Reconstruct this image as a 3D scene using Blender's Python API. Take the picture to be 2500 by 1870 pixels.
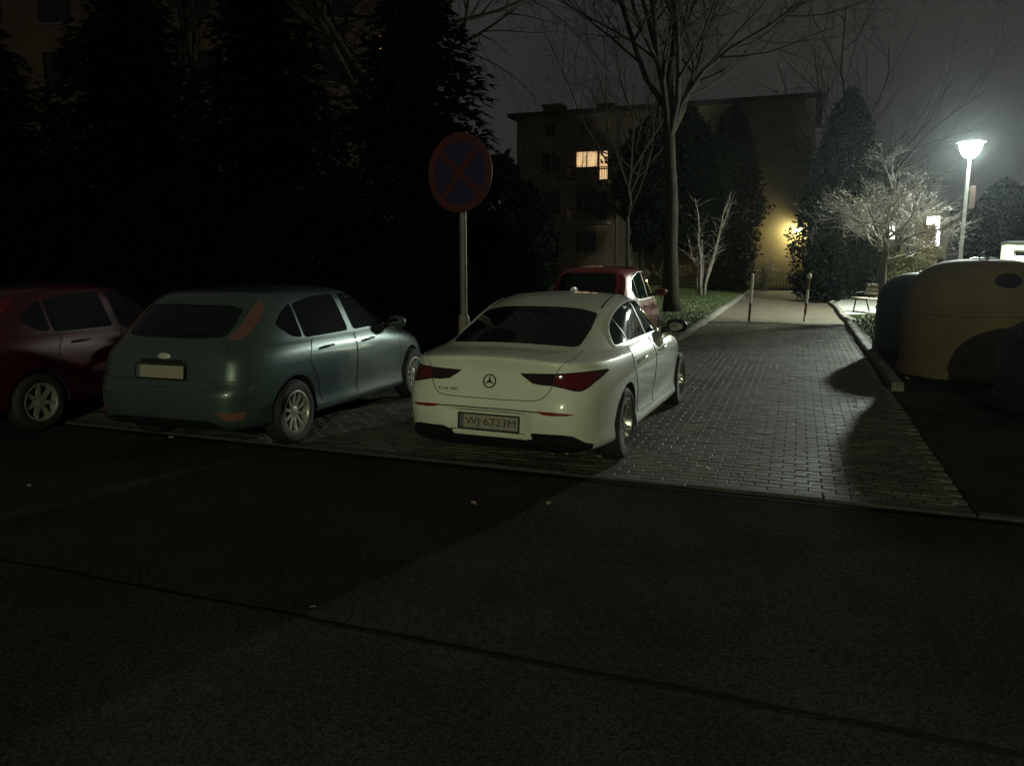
import bpy, bmesh, math, random
from math import radians, sin, cos, pi, sqrt, tan, atan2
from mathutils import Vector, Matrix, noise
from mathutils.bvhtree import BVHTree
from mathutils.geometry import delaunay_2d_cdt

scn = bpy.context.scene
for o in list(bpy.data.objects):
    bpy.data.objects.remove(o, do_unlink=True)
C = scn.collection
random.seed(7)

# ------------------------------------------------------------------ camera
CAM_H = 1.775
cam_d = bpy.data.cameras.new('camera')
cam = bpy.data.objects.new('camera', cam_d)
C.objects.link(cam)
cam.location = (0, 0, CAM_H)
cam.rotation_euler = (radians(90 - 9.36), 0, 0)
cam_d.sensor_width = 36.0
cam_d.lens = 36.0 * 1850 / 2500
cam_d.clip_start = 0.05
cam_d.clip_end = 2000
scn.camera = cam

# ------------------------------------------------------------------ night sky (overcast, lit from below by the town)
W = bpy.data.worlds.new('World')
scn.world = W
W.use_nodes = True
wn = W.node_tree.nodes
wl = W.node_tree.links
wn.clear()
w_out = wn.new('ShaderNodeOutputWorld')
w_bg = wn.new('ShaderNodeBackground')
w_tc = wn.new('ShaderNodeTexCoord')
w_ns = wn.new('ShaderNodeTexNoise')
w_ns.inputs['Scale'].default_value = 2.2
w_ns.inputs['Detail'].default_value = 5
w_rp = wn.new('ShaderNodeValToRGB')
w_rp.color_ramp.elements[0].position = 0.25
w_rp.color_ramp.elements[0].color = (0.84, 0.79, 0.76, 1)
w_rp.color_ramp.elements[1].position = 0.8
w_rp.color_ramp.elements[1].color = (1.20, 1.10, 0.99, 1)
wl.new(w_tc.outputs['Generated'], w_ns.inputs['Vector'])
wl.new(w_ns.outputs['Fac'], w_rp.inputs['Fac'])
wl.new(w_rp.outputs['Color'], w_bg.inputs['Color'])
w_bg.inputs['Strength'].default_value = 0.027
wl.new(w_bg.outputs['Background'], w_out.inputs['Surface'])

# ------------------------------------------------------------------ view
vs = scn.view_settings
scn.display_settings.display_device = 'sRGB'
vs.view_transform = 'Standard'
vs.look = 'None'
vs.exposure = 0.0
vs.gamma = 1.0
vs.use_curve_mapping = False
scn.render.engine = 'CYCLES'
cy = scn.cycles
cy.use_denoising = True
try:
    cy.denoiser = 'OPENIMAGEDENOISE'
except Exception:
    pass
cy.max_bounces = 4
cy.diffuse_bounces = 2
cy.glossy_bounces = 3
cy.transmission_bounces = 4
cy.volume_bounces = 0
cy.sample_clamp_indirect = 4.0
cy.caustics_reflective = False
cy.caustics_refractive = False

# ------------------------------------------------------------------ small kit
def link(o, parent=None):
    C.objects.link(o)
    if parent is not None:
        o.parent = parent
    return o

def tag(o, label=None, cat=None, group=None, kind=None):
    if label: o['label'] = label
    if cat: o['category'] = cat
    if group: o['group'] = group
    if kind: o['kind'] = kind
    return o

def thing(name, loc, rz, label, cat, group=None):
    o = bpy.data.objects.new(name, None)
    o.empty_display_size = 0.2
    o.location = loc
    o.rotation_euler = (0, 0, rz)
    link(o)
    return tag(o, label, cat, group)

def mesh_from(name, verts, faces, mats=(), smooth=False, angle=None, mis=None):
    me = bpy.data.meshes.new(name)
    me.from_pydata(verts, [], faces)
    for m in mats:
        me.materials.append(m)
    if mis:
        me.polygons.foreach_set('material_index', mis)
    if smooth:
        me.polygons.foreach_set('use_smooth', [True] * len(me.polygons))
        if angle:
            me.set_sharp_from_angle(angle=radians(angle))
    me.update()
    return me

def obj(name, me, parent=None, loc=None, rot=None):
    o = bpy.data.objects.new(name, me)
    if loc: o.location = loc
    if rot: o.rotation_euler = rot
    return link(o, parent)

class MB:
    """collects simple shapes into one mesh"""
    def __init__(s):
        s.v = []; s.f = []
    def add(s, vs_, fs):
        k = len(s.v)
        s.v.extend(vs_)
        s.f.extend([tuple(i + k for i in f) for f in fs])
        return s
    def box(s, a, b, M=None):
        x0, y0, z0 = a; x1, y1, z1 = b
        p = [(x0,y0,z0),(x1,y0,z0),(x1,y1,z0),(x0,y1,z0),(x0,y0,z1),(x1,y0,z1),(x1,y1,z1),(x0,y1,z1)]
        if M: p = [tuple(M @ Vector(q)) for q in p]
        return s.add(p, [(0,3,2,1),(4,5,6,7),(0,1,5,4),(1,2,6,5),(2,3,7,6),(3,0,4,7)])
    def bbox(s, a, b, c=0.01, M=None):
        """box with chamfered top edges"""
        x0, y0, z0 = a; x1, y1, z1 = b
        p = [(x0,y0,z0),(x1,y0,z0),(x1,y1,z0),(x0,y1,z0),
             (x0,y0,z1-c),(x1,y0,z1-c),(x1,y1,z1-c),(x0,y1,z1-c),
             (x0+c,y0+c,z1),(x1-c,y0+c,z1),(x1-c,y1-c,z1),(x0+c,y1-c,z1)]
        if M: p = [tuple(M @ Vector(q)) for q in p]
        f = [(0,3,2,1),(8,9,10,11)]
        for i in range(4):
            j = (i+1) % 4
            f += [(i,j,4+j,4+i),(4+i,4+j,8+j,8+i)]
        return s.add(p, f)
    def tube(s, pts, rad, n=8, cap=True):
        pts = [Vector(p) for p in pts]
        if not isinstance(rad, (list, tuple)): rad = [rad]*len(pts)
        k = len(s.v)
        prev = None
        for i, p in enumerate(pts):
            if i == 0: t = pts[1]-pts[0]
            elif i == len(pts)-1: t = pts[-1]-pts[-2]
            else: t = pts[i+1]-pts[i-1]
            if t.length < 1e-9: t = Vector((0,0,1))
            t.normalize()
            if prev is None:
                a = t.orthogonal().normalized()
            else:
                a = (prev - t*prev.dot(t))
                a = a.normalized() if a.length > 1e-6 else t.orthogonal().normalized()
            prev = a
            b = t.cross(a)
            for j in range(n):
                w = 2*pi*j/n
                s.v.append(tuple(p + (a*cos(w)+b*sin(w))*rad[i]))
        for i in range(len(pts)-1):
            for j in range(n):
                j2 = (j+1) % n
                s.f.append((k+i*n+j, k+i*n+j2, k+(i+1)*n+j2, k+(i+1)*n+j))
        if cap:
            s.f.append(tuple(k+j for j in reversed(range(n))))
            s.f.append(tuple(k+(len(pts)-1)*n+j for j in range(n)))
        return s
    def lathe(s, prof, n=24, M=None, closed=False, sx=1.0, sy=1.0, cap=True):
        """prof: (r, z) list, about z"""
        k = len(s.v)
        for r, z in prof:
            for j in range(n):
                w = 2*pi*j/n
                q = Vector((r*cos(w)*sx, r*sin(w)*sy, z))
                if M: q = M @ q
                s.v.append(tuple(q))
        m = len(prof)
        for i in range(m if closed else m-1):
            i2 = (i+1) % m
            for j in range(n):
                j2 = (j+1) % n
                s.f.append((k+i*n+j, k+i*n+j2, k+i2*n+j2, k+i2*n+j))
        if not closed and cap:
            if prof[0][0] > 1e-6: s.f.append(tuple(k+j for j in reversed(range(n))))
            if prof[-1][0] > 1e-6: s.f.append(tuple(k+(m-1)*n+j for j in range(n)))
        return s
    def prism(s, outline, h0, h1, M=None):
        """outline in xy, extruded in z"""
        n = len(outline)
        p = [(x, y, h0) for x, y in outline] + [(x, y, h1) for x, y in outline]
        if M: p = [tuple(M @ Vector(q)) for q in p]
        f = [tuple(reversed(range(n))), tuple(range(n, 2*n))]
        for i in range(n):
            j = (i+1) % n
            f.append((i, j, n+j, n+i))
        return s.add(p, f)
    def mesh(s, name, mat, smooth=False, angle=None):
        return mesh_from(name, s.v, s.f, [mat] if mat else [], smooth, angle)
    def obj(s, name, mat, parent=None, smooth=False, angle=None, loc=None, rot=None):
        return obj(name, s.mesh(name, mat, smooth, angle), parent, loc, rot)

def copy_tree(o, parent=None):
    c = o.copy()
    C.objects.link(c)
    c.parent = parent
    for ch in o.children:
        copy_tree(ch, c)
    return c

# ------------------------------------------------------------------ materials
MATS = {}
def mat(name, col, rough=0.6, metal=0.0, spec=0.5, coat=0.0, coat_r=0.05, emit=None, estr=0.0,
        noise_s=None, col2=None, bump=0.0, bump_s=40.0, rough2=None, detail=6.0, lo=0.35, hi=0.65, alpha=None, coords='Object'):
    if name in MATS: return MATS[name]
    m = bpy.data.materials.new(name)
    m.use_nodes = True
    nt = m.node_tree; nd = nt.nodes; lk = nt.links
    b = nd['Principled BSDF']
    b.inputs['Base Color'].default_value = (*col, 1)
    b.inputs['Roughness'].default_value = rough
    b.inputs['Metallic'].default_value = metal
    b.inputs['Specular IOR Level'].default_value = spec
    b.inputs['Coat Weight'].default_value = coat
    b.inputs['Coat Roughness'].default_value = coat_r
    if emit:
        b.inputs['Emission Color'].default_value = (*emit, 1)
        b.inputs['Emission Strength'].default_value = estr
    tc = None
    world = coords == 'World'
    if world: coords = 'Position'
    src_type = 'ShaderNodeNewGeometry' if world else 'ShaderNodeTexCoord'
    if noise_s:
        tc = nd.new(src_type)
        n = nd.new('ShaderNodeTexNoise')
        n.inputs['Scale'].default_value = noise_s
        n.inputs['Detail'].default_value = detail
        r = nd.new('ShaderNodeValToRGB')
        r.color_ramp.elements[0].position = lo
        r.color_ramp.elements[1].position = hi
        r.color_ramp.elements[0].color = (*col, 1)
        r.color_ramp.elements[1].color = (*(col2 or [c*0.6 for c in col]), 1)
        lk.new(tc.outputs[coords], n.inputs['Vector'])
        lk.new(n.outputs['Fac'], r.inputs['Fac'])
        lk.new(r.outputs['Color'], b.inputs['Base Color'])
        if rough2 is not None:
            mr = nd.new('ShaderNodeMapRange')
            mr.inputs['To Min'].default_value = rough
            mr.inputs['To Max'].default_value = rough2
            mr.inputs['From Min'].default_value = lo
            mr.inputs['From Max'].default_value = hi
            lk.new(n.outputs['Fac'], mr.inputs['Value'])
            lk.new(mr.outputs['Result'], b.inputs['Roughness'])
    if bump:
        tc = tc or nd.new(src_type)
        n2 = nd.new('ShaderNodeTexNoise')
        n2.inputs['Scale'].default_value = bump_s
        n2.inputs['Detail'].default_value = 4
        bp = nd.new('ShaderNodeBump')
        bp.inputs['Strength'].default_value = bump
        bp.inputs['Distance'].default_value = 0.02
        lk.new(tc.outputs[coords], n2.inputs['Vector'])
        lk.new(n2.outputs['Fac'], bp.inputs['Height'])
        lk.new(bp.outputs['Normal'], b.inputs['Normal'])
    MATS[name] = m
    return m
# ------------------------------------------------------------------ the street's own frame: s along it, r to its right
HD = radians(20.5)
OX, OY = 1.41, 5.86
SV = Vector((sin(HD), cos(HD), 0)); RV = Vector((cos(HD), -sin(HD), 0))
def sr(s, r, z=0.0):
    return (OX+SV.x*s+RV.x*r, OY+SV.y*s+RV.y*r, z)
RZ = -HD       # rotation that turns local +y onto the street direction, local +x onto its right
SM = Matrix.Translation((OX, OY, 0)) @ Matrix.Rotation(RZ, 4, 'Z')     # local (r, s, z) -> world

# ------------------------------------------------------------------ lamps (their light comes from the glowing heads themselves)
def glow(name, col, strength):
    m = bpy.data.materials.new(name); m.use_nodes = True
    nd = m.node_tree.nodes; nd.clear()
    o = nd.new('ShaderNodeOutputMaterial'); e = nd.new('ShaderNodeEmission')
    e.inputs['Color'].default_value = (*col, 1); e.inputs['Strength'].default_value = strength
    m.node_tree.links.new(e.outputs[0], o.inputs['Surface'])
    MATS[name] = m
    return m
LAMP_NEAR = glow('lamp_glow_park', (0.88, 1.0, 0.86), 2350.0)
LAMP_FAR = glow('lamp_glow_far', (0.90, 1.0, 1.0), 350.0)
LAMP_ASSUMED = glow('lamp_glow_assumed', (0.95, 1.0, 0.58), 2000.0)  # glow of the added lamp behind the camera
LAMP_WALL = glow('lamp_glow_wall', (1.0, 0.93, 0.42), 1100.0)
metal_grey = mat('galvanised', (0.17, 0.17, 0.155), 0.6, 0.25, noise_s=6, col2=(0.12, 0.12, 0.11), bump=0.05)
dark_metal = mat('dark_metal', (0.02, 0.02, 0.02), 0.5, 0.5)

def street_lamp(loc, h, r, glow_m, label, cat='street lamp', group=None, lean=0.0):
    t = thing('street_lamp', loc, 0, label, cat, group)
    b = MB().lathe([(0.09, 0), (0.09, 0.9), (0.06, 1.0), (0.045, h-0.35), (0.045, h-r*0.8)], 16)
    b.obj('post', metal_grey, t, True, 40)
    b = MB().lathe([(0.0, h-r*1.35), (r*0.42, h-r*1.24), (r*0.74, h-r*0.92), (r*0.94, h-r*0.45), (r, h), (r*0.98, h+r*0.15)], 24)
    b.obj('glowing_head', glow_m, t, True)
    b = MB().lathe([(0.0, h+r*0.45), (r*0.8, h+r*0.36), (r*1.35, h+r*0.20), (r*1.36, h+r*0.16), (0.0, h+r*0.16)], 28)  # wide cap shaped to keep the light off upper walls and treetops
    b.obj('cutoff_cap', dark_metal, t, True, 40)
    return t

# ------------------------------------------------------------------ ground
asphalt = mat('asphalt', (0.036, 0.032, 0.028), 0.9, 0, 0.0, noise_s=1.1, col2=(0.052, 0.046, 0.039), rough2=0.95, bump=0.5, bump_s=70, coords='World')
# damp patches: a second, larger noise on the roughness
def damp(m, lo, hi, scale, rmin):
    nt = m.node_tree; nd = nt.nodes; lk = nt.links
    b = nd['Principled BSDF']
    old = b.inputs['Roughness'].links[0].from_socket if b.inputs['Roughness'].links else None
    tc = nd.new('ShaderNodeTexCoord'); n = nd.new('ShaderNodeTexNoise'); n.inputs['Scale'].default_value = scale; n.inputs['Detail'].default_value = 7
    mr = nd.new('ShaderNodeMapRange'); mr.inputs['From Min'].default_value = lo; mr.inputs['From Max'].default_value = hi
    mr.inputs['To Min'].default_value = rmin; mr.inputs['To Max'].default_value = 1.0
    lk.new(tc.outputs['Object'], n.inputs['Vector']); lk.new(n.outputs['Fac'], mr.inputs['Value'])
    mu = nd.new('ShaderNodeMath'); mu.operation = 'MULTIPLY'
    if old: lk.new(old, mu.inputs[0])
    else: mu.inputs[0].default_value = b.inputs['Roughness'].default_value
    lk.new(mr.outputs['Result'], mu.inputs[1]); lk.new(mu.outputs[0], b.inputs['Roughness'])
def speckle(m, scale, amount):
    """multiply the colour by a fine cell noise: aggregate, single blocks of other tone"""
    nt = m.node_tree; nd = nt.nodes; lk = nt.links
    b = nd['Principled BSDF']; old = b.inputs['Base Color'].links[0].from_socket
    g = nd.new('ShaderNodeNewGeometry'); v = nd.new('ShaderNodeTexVoronoi'); v.inputs['Scale'].default_value = scale
    lk.new(g.outputs['Position'], v.inputs['Vector'])
    sp = nd.new('ShaderNodeSeparateColor'); lk.new(v.outputs['Color'], sp.inputs[0])
    mr = nd.new('ShaderNodeMapRange'); mr.inputs['To Min'].default_value = 1-amount; mr.inputs['To Max'].default_value = 1+amount
    lk.new(sp.outputs[0], mr.inputs['Value'])
    mx = nd.new('ShaderNodeMix'); mx.data_type = 'RGBA'; mx.blend_type = 'MULTIPLY'; mx.inputs['Factor'].default_value = 1.0
    lk.new(old, mx.inputs[6]); lk.new(mr.outputs['Result'], mx.inputs[7]); lk.new(mx.outputs[2], b.inputs['Base Color'])
speckle(asphalt, 105.0, 0.45)
damp(asphalt, 0.30, 0.42, 0.55, 0.72)
soil = mat('soil', (0.030, 0.026, 0.018), 0.9, noise_s=2.5, col2=(0.045, 0.038, 0.024), bump=0.6, bump_s=9)
lawn = mat('lawn_ground', (0.030, 0.045, 0.014), 0.9, noise_s=1.8, col2=(0.045, 0.055, 0.02), bump=0.6, bump_s=14)
bed_sand = mat('joint_sand', (0.035, 0.032, 0.028), 0.9)
path_tan = mat('path_tan', (0.105, 0.085, 0.055), 0.85, noise_s=1.4, col2=(0.070, 0.056, 0.038), bump=0.5, bump_s=60)
pale_gravel = mat('pale_gravel', (0.42, 0.42, 0.37), 0.85, noise_s=14, col2=(0.28, 0.28, 0.25), bump=0.8, bump_s=55)
concrete = mat('concrete', (0.16, 0.155, 0.14), 0.8, noise_s=5, col2=(0.11, 0.105, 0.095), bump=0.3, bump_s=35)
block_m = mat('paving_block', (0.125, 0.120, 0.100), 0.75, 0, 0.16, noise_s=1.2, col2=(0.070, 0.066, 0.056), bump=0.35, bump_s=130, rough2=0.55, detail=9, coords='World')
speckle(block_m, 7.0, 0.30)
kerb_m = mat('kerb_concrete', (0.24, 0.225, 0.19), 0.8, noise_s=6, col2=(0.13, 0.12, 0.10), bump=0.35, bump_s=45)
tar = mat('tar', (0.010, 0.010, 0.010), 0.9, 0, 0.02)

def sheet(name, poly, z, m, sub=0, world=False):
    """flat sheet, poly in (r, s)"""
    P = [(x, y, z) if world else sr(y, x, z) for x, y in poly]
    me = mesh_from(name, P, [tuple(range(len(P)))], [m])
    if me.polygons[0].normal.z < 0: me.flip_normals()
    o = obj(name, me)
    tag(o, kind='structure')
    return o
sheet('ground', [(-400, -400), (400, -400), (400, 600), (-400, 600)], -0.06, soil)
road = sheet('road', [(-60, -60), (60, -60), (60, -0.12), (-60, -0.12)], -0.006, asphalt)
paving = sheet('paved_yard', [(-16, -0.12), (2.0, -0.12), (2.0, 16.2), (-1.55, 16.2), (-1.55, 11.9), (-16, 11.9)], -0.022, bed_sand)
path = sheet('path', [(-1.55, 16.2), (2.0, 16.2), (2.0, 38.5), (-1.55, 38.5)], -0.008, path_tan)
lawn_l = sheet('lawn', [(-40, 11.9), (-1.72, 11.9), (-1.72, 38.5), (-40, 38.5)], 0.05, lawn)
lawn_f = sheet('lawn', [(-40, 38.5), (40, 38.5), (40, 60), (-40, 60)], 0.03, lawn)
verge = sheet('lawn', [(2.18, 10.2), (30, 10.2), (30, 38.5), (2.18, 38.5)], 0.045, lawn)
pad = sheet('container_pad', [(2.005, 0.0), (30, 0.0), (30, 10.2), (2.18, 10.2), (2.18, 5.3), (2.005, 5.3)], -0.004, mat('pad_asphalt', (0.032, 0.030, 0.027), 0.9, 0, 0.0, noise_s=1.3, col2=(0.055, 0.05, 0.044), bump=0.25, bump_s=90))
gravel = sheet('gravel_path', [(2.18, 19.6), (3.3, 20.3), (4.4, 22.5), (5.2, 26), (9.0, 30), (20, 34), (20, 38), (8, 36), (3.6, 32), (2.18, 28)], 0.052, pale_gravel)
tag(gravel, kind='structure')

# paving blocks: the nearest three hundred one by one, the others joined
bm_v = [(-0.0975, -0.0475), (0.0975, -0.0475), (0.0975, 0.0475), (-0.0975, 0.0475)]
pb = MB().bbox((-0.0975, -0.0475, -0.05), (0.0975, 0.0475, 0.0), 0.006)
block_me = pb.mesh('paving_block', block_m)
rest = MB()
rnd = random.Random(3)
near = []
for i in range(162):
    s0 = 0.05+i*0.1
    off = 0.1 if i % 2 else 0.0
    r0 = -1.60 if s0 > 11.9 else -9.0
    k = 0
    r = r0+0.1+off
    while r < 1.97:
        hx = 0.0475 if r > 1.93 else 0.0975
        if r > 1.93: r = 1.95
        z = rnd.uniform(-0.003, 0.003)+0.010*noise.noise((r*0.7, s0*0.7, 3.0))
        tx = rnd.uniform(-0.010, 0.010); ty = rnd.uniform(-0.015, 0.015)
        if s0 < 2.6 and -0.15 < r < 1.93 and len(near) < 300:
            near.append((r, s0, z, tx, ty))
        elif r > -1.7 or s0 < 6:
            Mx = SM @ Matrix.Translation((r, s0, z)) @ Matrix.Rotation(tx, 4, 'Y') @ Matrix.Rotation(ty, 4, 'X')
            x, y = hx, 0.0475; c_ = 0.006
            p = [(-x,-y,-.02),(x,-y,-.02),(x,y,-.02),(-x,y,-.02),(-x,-y,-c_),(x,-y,-c_),(x,y,-c_),(-x,y,-c_),(-x+c_,-y+c_,0),(x-c_,-y+c_,0),(x-c_,y-c_,0),(-x+c_,y-c_,0)]
            p = [tuple(Mx @ Vector(q)) for q in p]
            f = [(8,9,10,11)]
            for q in range(4):
                j = (q+1) % 4
                f += [(q,j,4+j,4+q),(4+q,4+j,8+j,8+q)]
            rest.add(p, f)
        r += 0.2
for r, s0, z, tx, ty in near:
    o = obj('paving_block', block_me, paving)
    o.matrix_local = SM @ Matrix.Translation((r, s0, z)) @ Matrix.Rotation(tx, 4, 'Y') @ Matrix.Rotation(ty, 4, 'X')
o = rest.obj('paving_blocks_beyond', block_m, paving)
tag(o, kind='stuff')

# kerbs and edgings: one stone at a time
kerb_l = sheet('kerb', [(-1.72, 10.2), (-1.55, 10.2), (-1.55, 38), (-1.72, 38)], -0.021, bed_sand)
kme = MB().bbox((-0.075, -0.492, -0.15), (0.075, 0.492, 0.11), 0.02).mesh('kerb_stone', kerb_m)
def kerb_run(parent, pts, top=0.0):
    """stones of about a metre along a line of (r, s)"""
    for a, b in zip(pts, pts[1:]):
        L = math.dist(a, b); n = max(1, round(L))
        for i in range(n):
            t = (i+0.5)/n
            o = obj('kerb_stone', kme, parent)
            ang = atan2(b[1]-a[1], b[0]-a[0])-pi/2
            o.matrix_local = SM @ Matrix.Translation((a[0]+(b[0]-a[0])*t+rnd.uniform(-.012, .012), a[1]+(b[1]-a[1])*t, top+rnd.uniform(-.02, .012))) @ Matrix.Rotation(ang+rnd.uniform(-.012, .012), 4, 'Z') @ Matrix.Rotation(rnd.uniform(-.03, .03), 4, 'Y') @ Matrix.Diagonal((1, L/n, 1, 1))
kerb_run(kerb_l, [(-1.635, 10.2), (-1.635, 38.2)])
kerb_run(kerb_l, [(-1.75, 11.85), (-9.75, 11.85)])
kerb_r = sheet('kerb', [(2.0, 5.3), (2.18, 5.3), (2.18, 16), (2.0, 16)], -0.021, bed_sand)
kerb_run(kerb_r, [(2.09, 5.3), (2.09, 16.3), (2.25, 17.0), (2.09, 18.0), (2.09, 24.0), (2.0, 26.0), (2.2, 28), (2.4, 38)])
edge = sheet('edging', [(-16, -0.12), (9, -0.12), (9, 0.0), (-16, 0.0)], -0.0215, bed_sand)
eme = MB().bbox((-0.495, -0.045, -0.08), (0.495, 0.045, 0.012), 0.008).mesh('edging_stone', kerb_m)
eme2 = mat('edging_dark', (0.06, 0.055, 0.05), 0.8, noise_s=8, col2=(0.04, 0.038, 0.034), bump=0.3)
eme.materials[0] = eme2
for i in range(-15, 8):
    o = obj('edging_stone', eme, edge)
    o.matrix_local = SM @ Matrix.Translation((i+0.5, -0.062, rnd.uniform(-0.006, 0.006))) @ Matrix.Rotation(rnd.uniform(-0.006, 0.006), 4, 'Z')
# tar-filled joint across the road and a dark gully line along the edging
def ribbon(name, pts, w, z, m, parent):
    V = []; F = []
    for i, (x, y) in enumerate(pts):
        a = pts[max(0, i-1)]; b = pts[min(len(pts)-1, i+1)]
        t = Vector((b[0]-a[0], b[1]-a[1])).normalized(); nx, ny = -t.y, t.x
        ww = w*0.5*(1+0.35*noise.noise((x*3, y*3, 0)))
        V += [(x+nx*ww, y+ny*ww, z), (x-nx*ww, y-ny*ww, z)]
    for i in range(len(pts)-1): F.append((2*i, 2*i+1, 2*i+3, 2*i+2))
    me = mesh_from(name, V, F, [m])
    if me.polygons[0].normal.z < 0: me.flip_normals()
    return obj(name, me, parent)
jl = []
for i in range(90):
    t = i/89
    x = -3.6+t*8.6; y = 4.05+(-0.365)*(x+1.14)-0.45+0.02*noise.noise((x*2.1, 0, 4))
    jl.append((x, y))
ribbon('tar_joint', jl, 0.026, -0.002, tar, road)
jl = [sr(-0.20+0.015*noise.noise((r_*0.3, 1, 2)), r_*0.25) for r_ in range(-48, 33)]
ribbon('tar_joint', [(p_[0], p_[1]) for p_ in jl], 0.07, -0.002, tar, road)
jl = [sr(16.2+0.03*noise.noise((r_*0.3, 1, 2)), r_*0.1) for r_ in range(-15, 20)]
MB().box((-1.55, 16.14, -0.05), (2.0, 16.22, 0.012), SM).obj('crossing_edging', kerb_m, path)
# ------------------------------------------------------------------ cars
def catmull(rows, sub):
    out = []
    n = len(rows)
    for i in range(n-1):
        p0 = rows[max(i-1, 0)]; p1 = rows[i]; p2 = rows[i+1]; p3 = rows[min(i+2, n-1)]
        for k in range(sub):
            t = k/sub
            r = []
            for a, b, c, d in zip(p0, p1, p2, p3):
                m1 = (c-a)*0.5; m2 = (d-b)*0.5
                # monotone limit
                dl = c-b
                if dl == 0: m1 = m2 = 0
                else:
                    if m1/dl < 0: m1 = 0
                    if m2/dl < 0: m2 = 0
                    m1 = max(-abs(3*dl), min(abs(3*dl), m1)); m2 = max(-abs(3*dl), min(abs(3*dl), m2))
                t2 = t*t; t3 = t2*t
                r.append(b*(2*t3-3*t2+1) + m1*(t3-2*t2+t) + c*(-2*t3+3*t2) + m2*(t3-t2))
            out.append(tuple(r))
    out.append(tuple(rows[-1]))
    return out

def resample(pts, k):
    L = [0.0]
    for a, b in zip(pts, pts[1:]):
        L.append(L[-1] + math.dist(a, b))
    out = []; j = 0
    for i in range(k):
        d = L[-1]*i/(k-1)
        while j < len(L)-2 and L[j+1] < d: j += 1
        t = (d-L[j])/max(1e-9, L[j+1]-L[j])
        out.append(tuple(a+(b-a)*t for a, b in zip(pts[j], pts[j+1])))
    return out

def car_shell(rows, xs, sub=5, K=56, tilt=0.0):
    """rows: (rear x, rear z, half width, side z, front x, front z, n_rear, n_front). Returns verts, faces in car frame: x forward, y left."""
    R = catmull(rows, sub)
    rings = []
    for xr, zr, w, zs, xf, zf, nr, nf in R:
        c = min(max(xs, xr+0.02), xf-0.02)
        q1 = []; q2 = []
        for i in range(241):
            th = pi/2*i/240
            y = w*sin(th)**(2/nr); x = c-(c-xr)*max(0, cos(th))**(2/nr)
            q1.append((x, y))
            y = w*max(0, cos(th))**(2/nf); x = c+(xf-c)*sin(th)**(2/nf)
            q2.append((x, y))
        q1 = resample(q1, K); q2 = resample(q2, K)
        ring = []
        for q, ze in ((q1, zr), (q2[1:], zf)):
            for x, y in q:
                s = (y/w)**2 if w > 1e-6 else 0
                ring.append((x, y, ze*(1-s)+(zs+tilt*(c-x)*s)*s))
        full = ring + [(x, -y, z) for x, y, z in reversed(ring[1:-1])]
        rings.append(full)
    M = len(rings[0]); V = [v for r in rings for v in r]; F = []
    for i in range(len(rings)-1):
        for j in range(M):
            j2 = (j+1) % M
            F.append((i*M+j, i*M+j2, (i+1)*M+j2, (i+1)*M+j))
    F.append(tuple(reversed(range(M))))
    k = (len(rings)-1)*M
    F.append(tuple(k+j for j in range(M)))
    F = [tuple(reversed(f)) for f in F]
    return V, F

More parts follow.
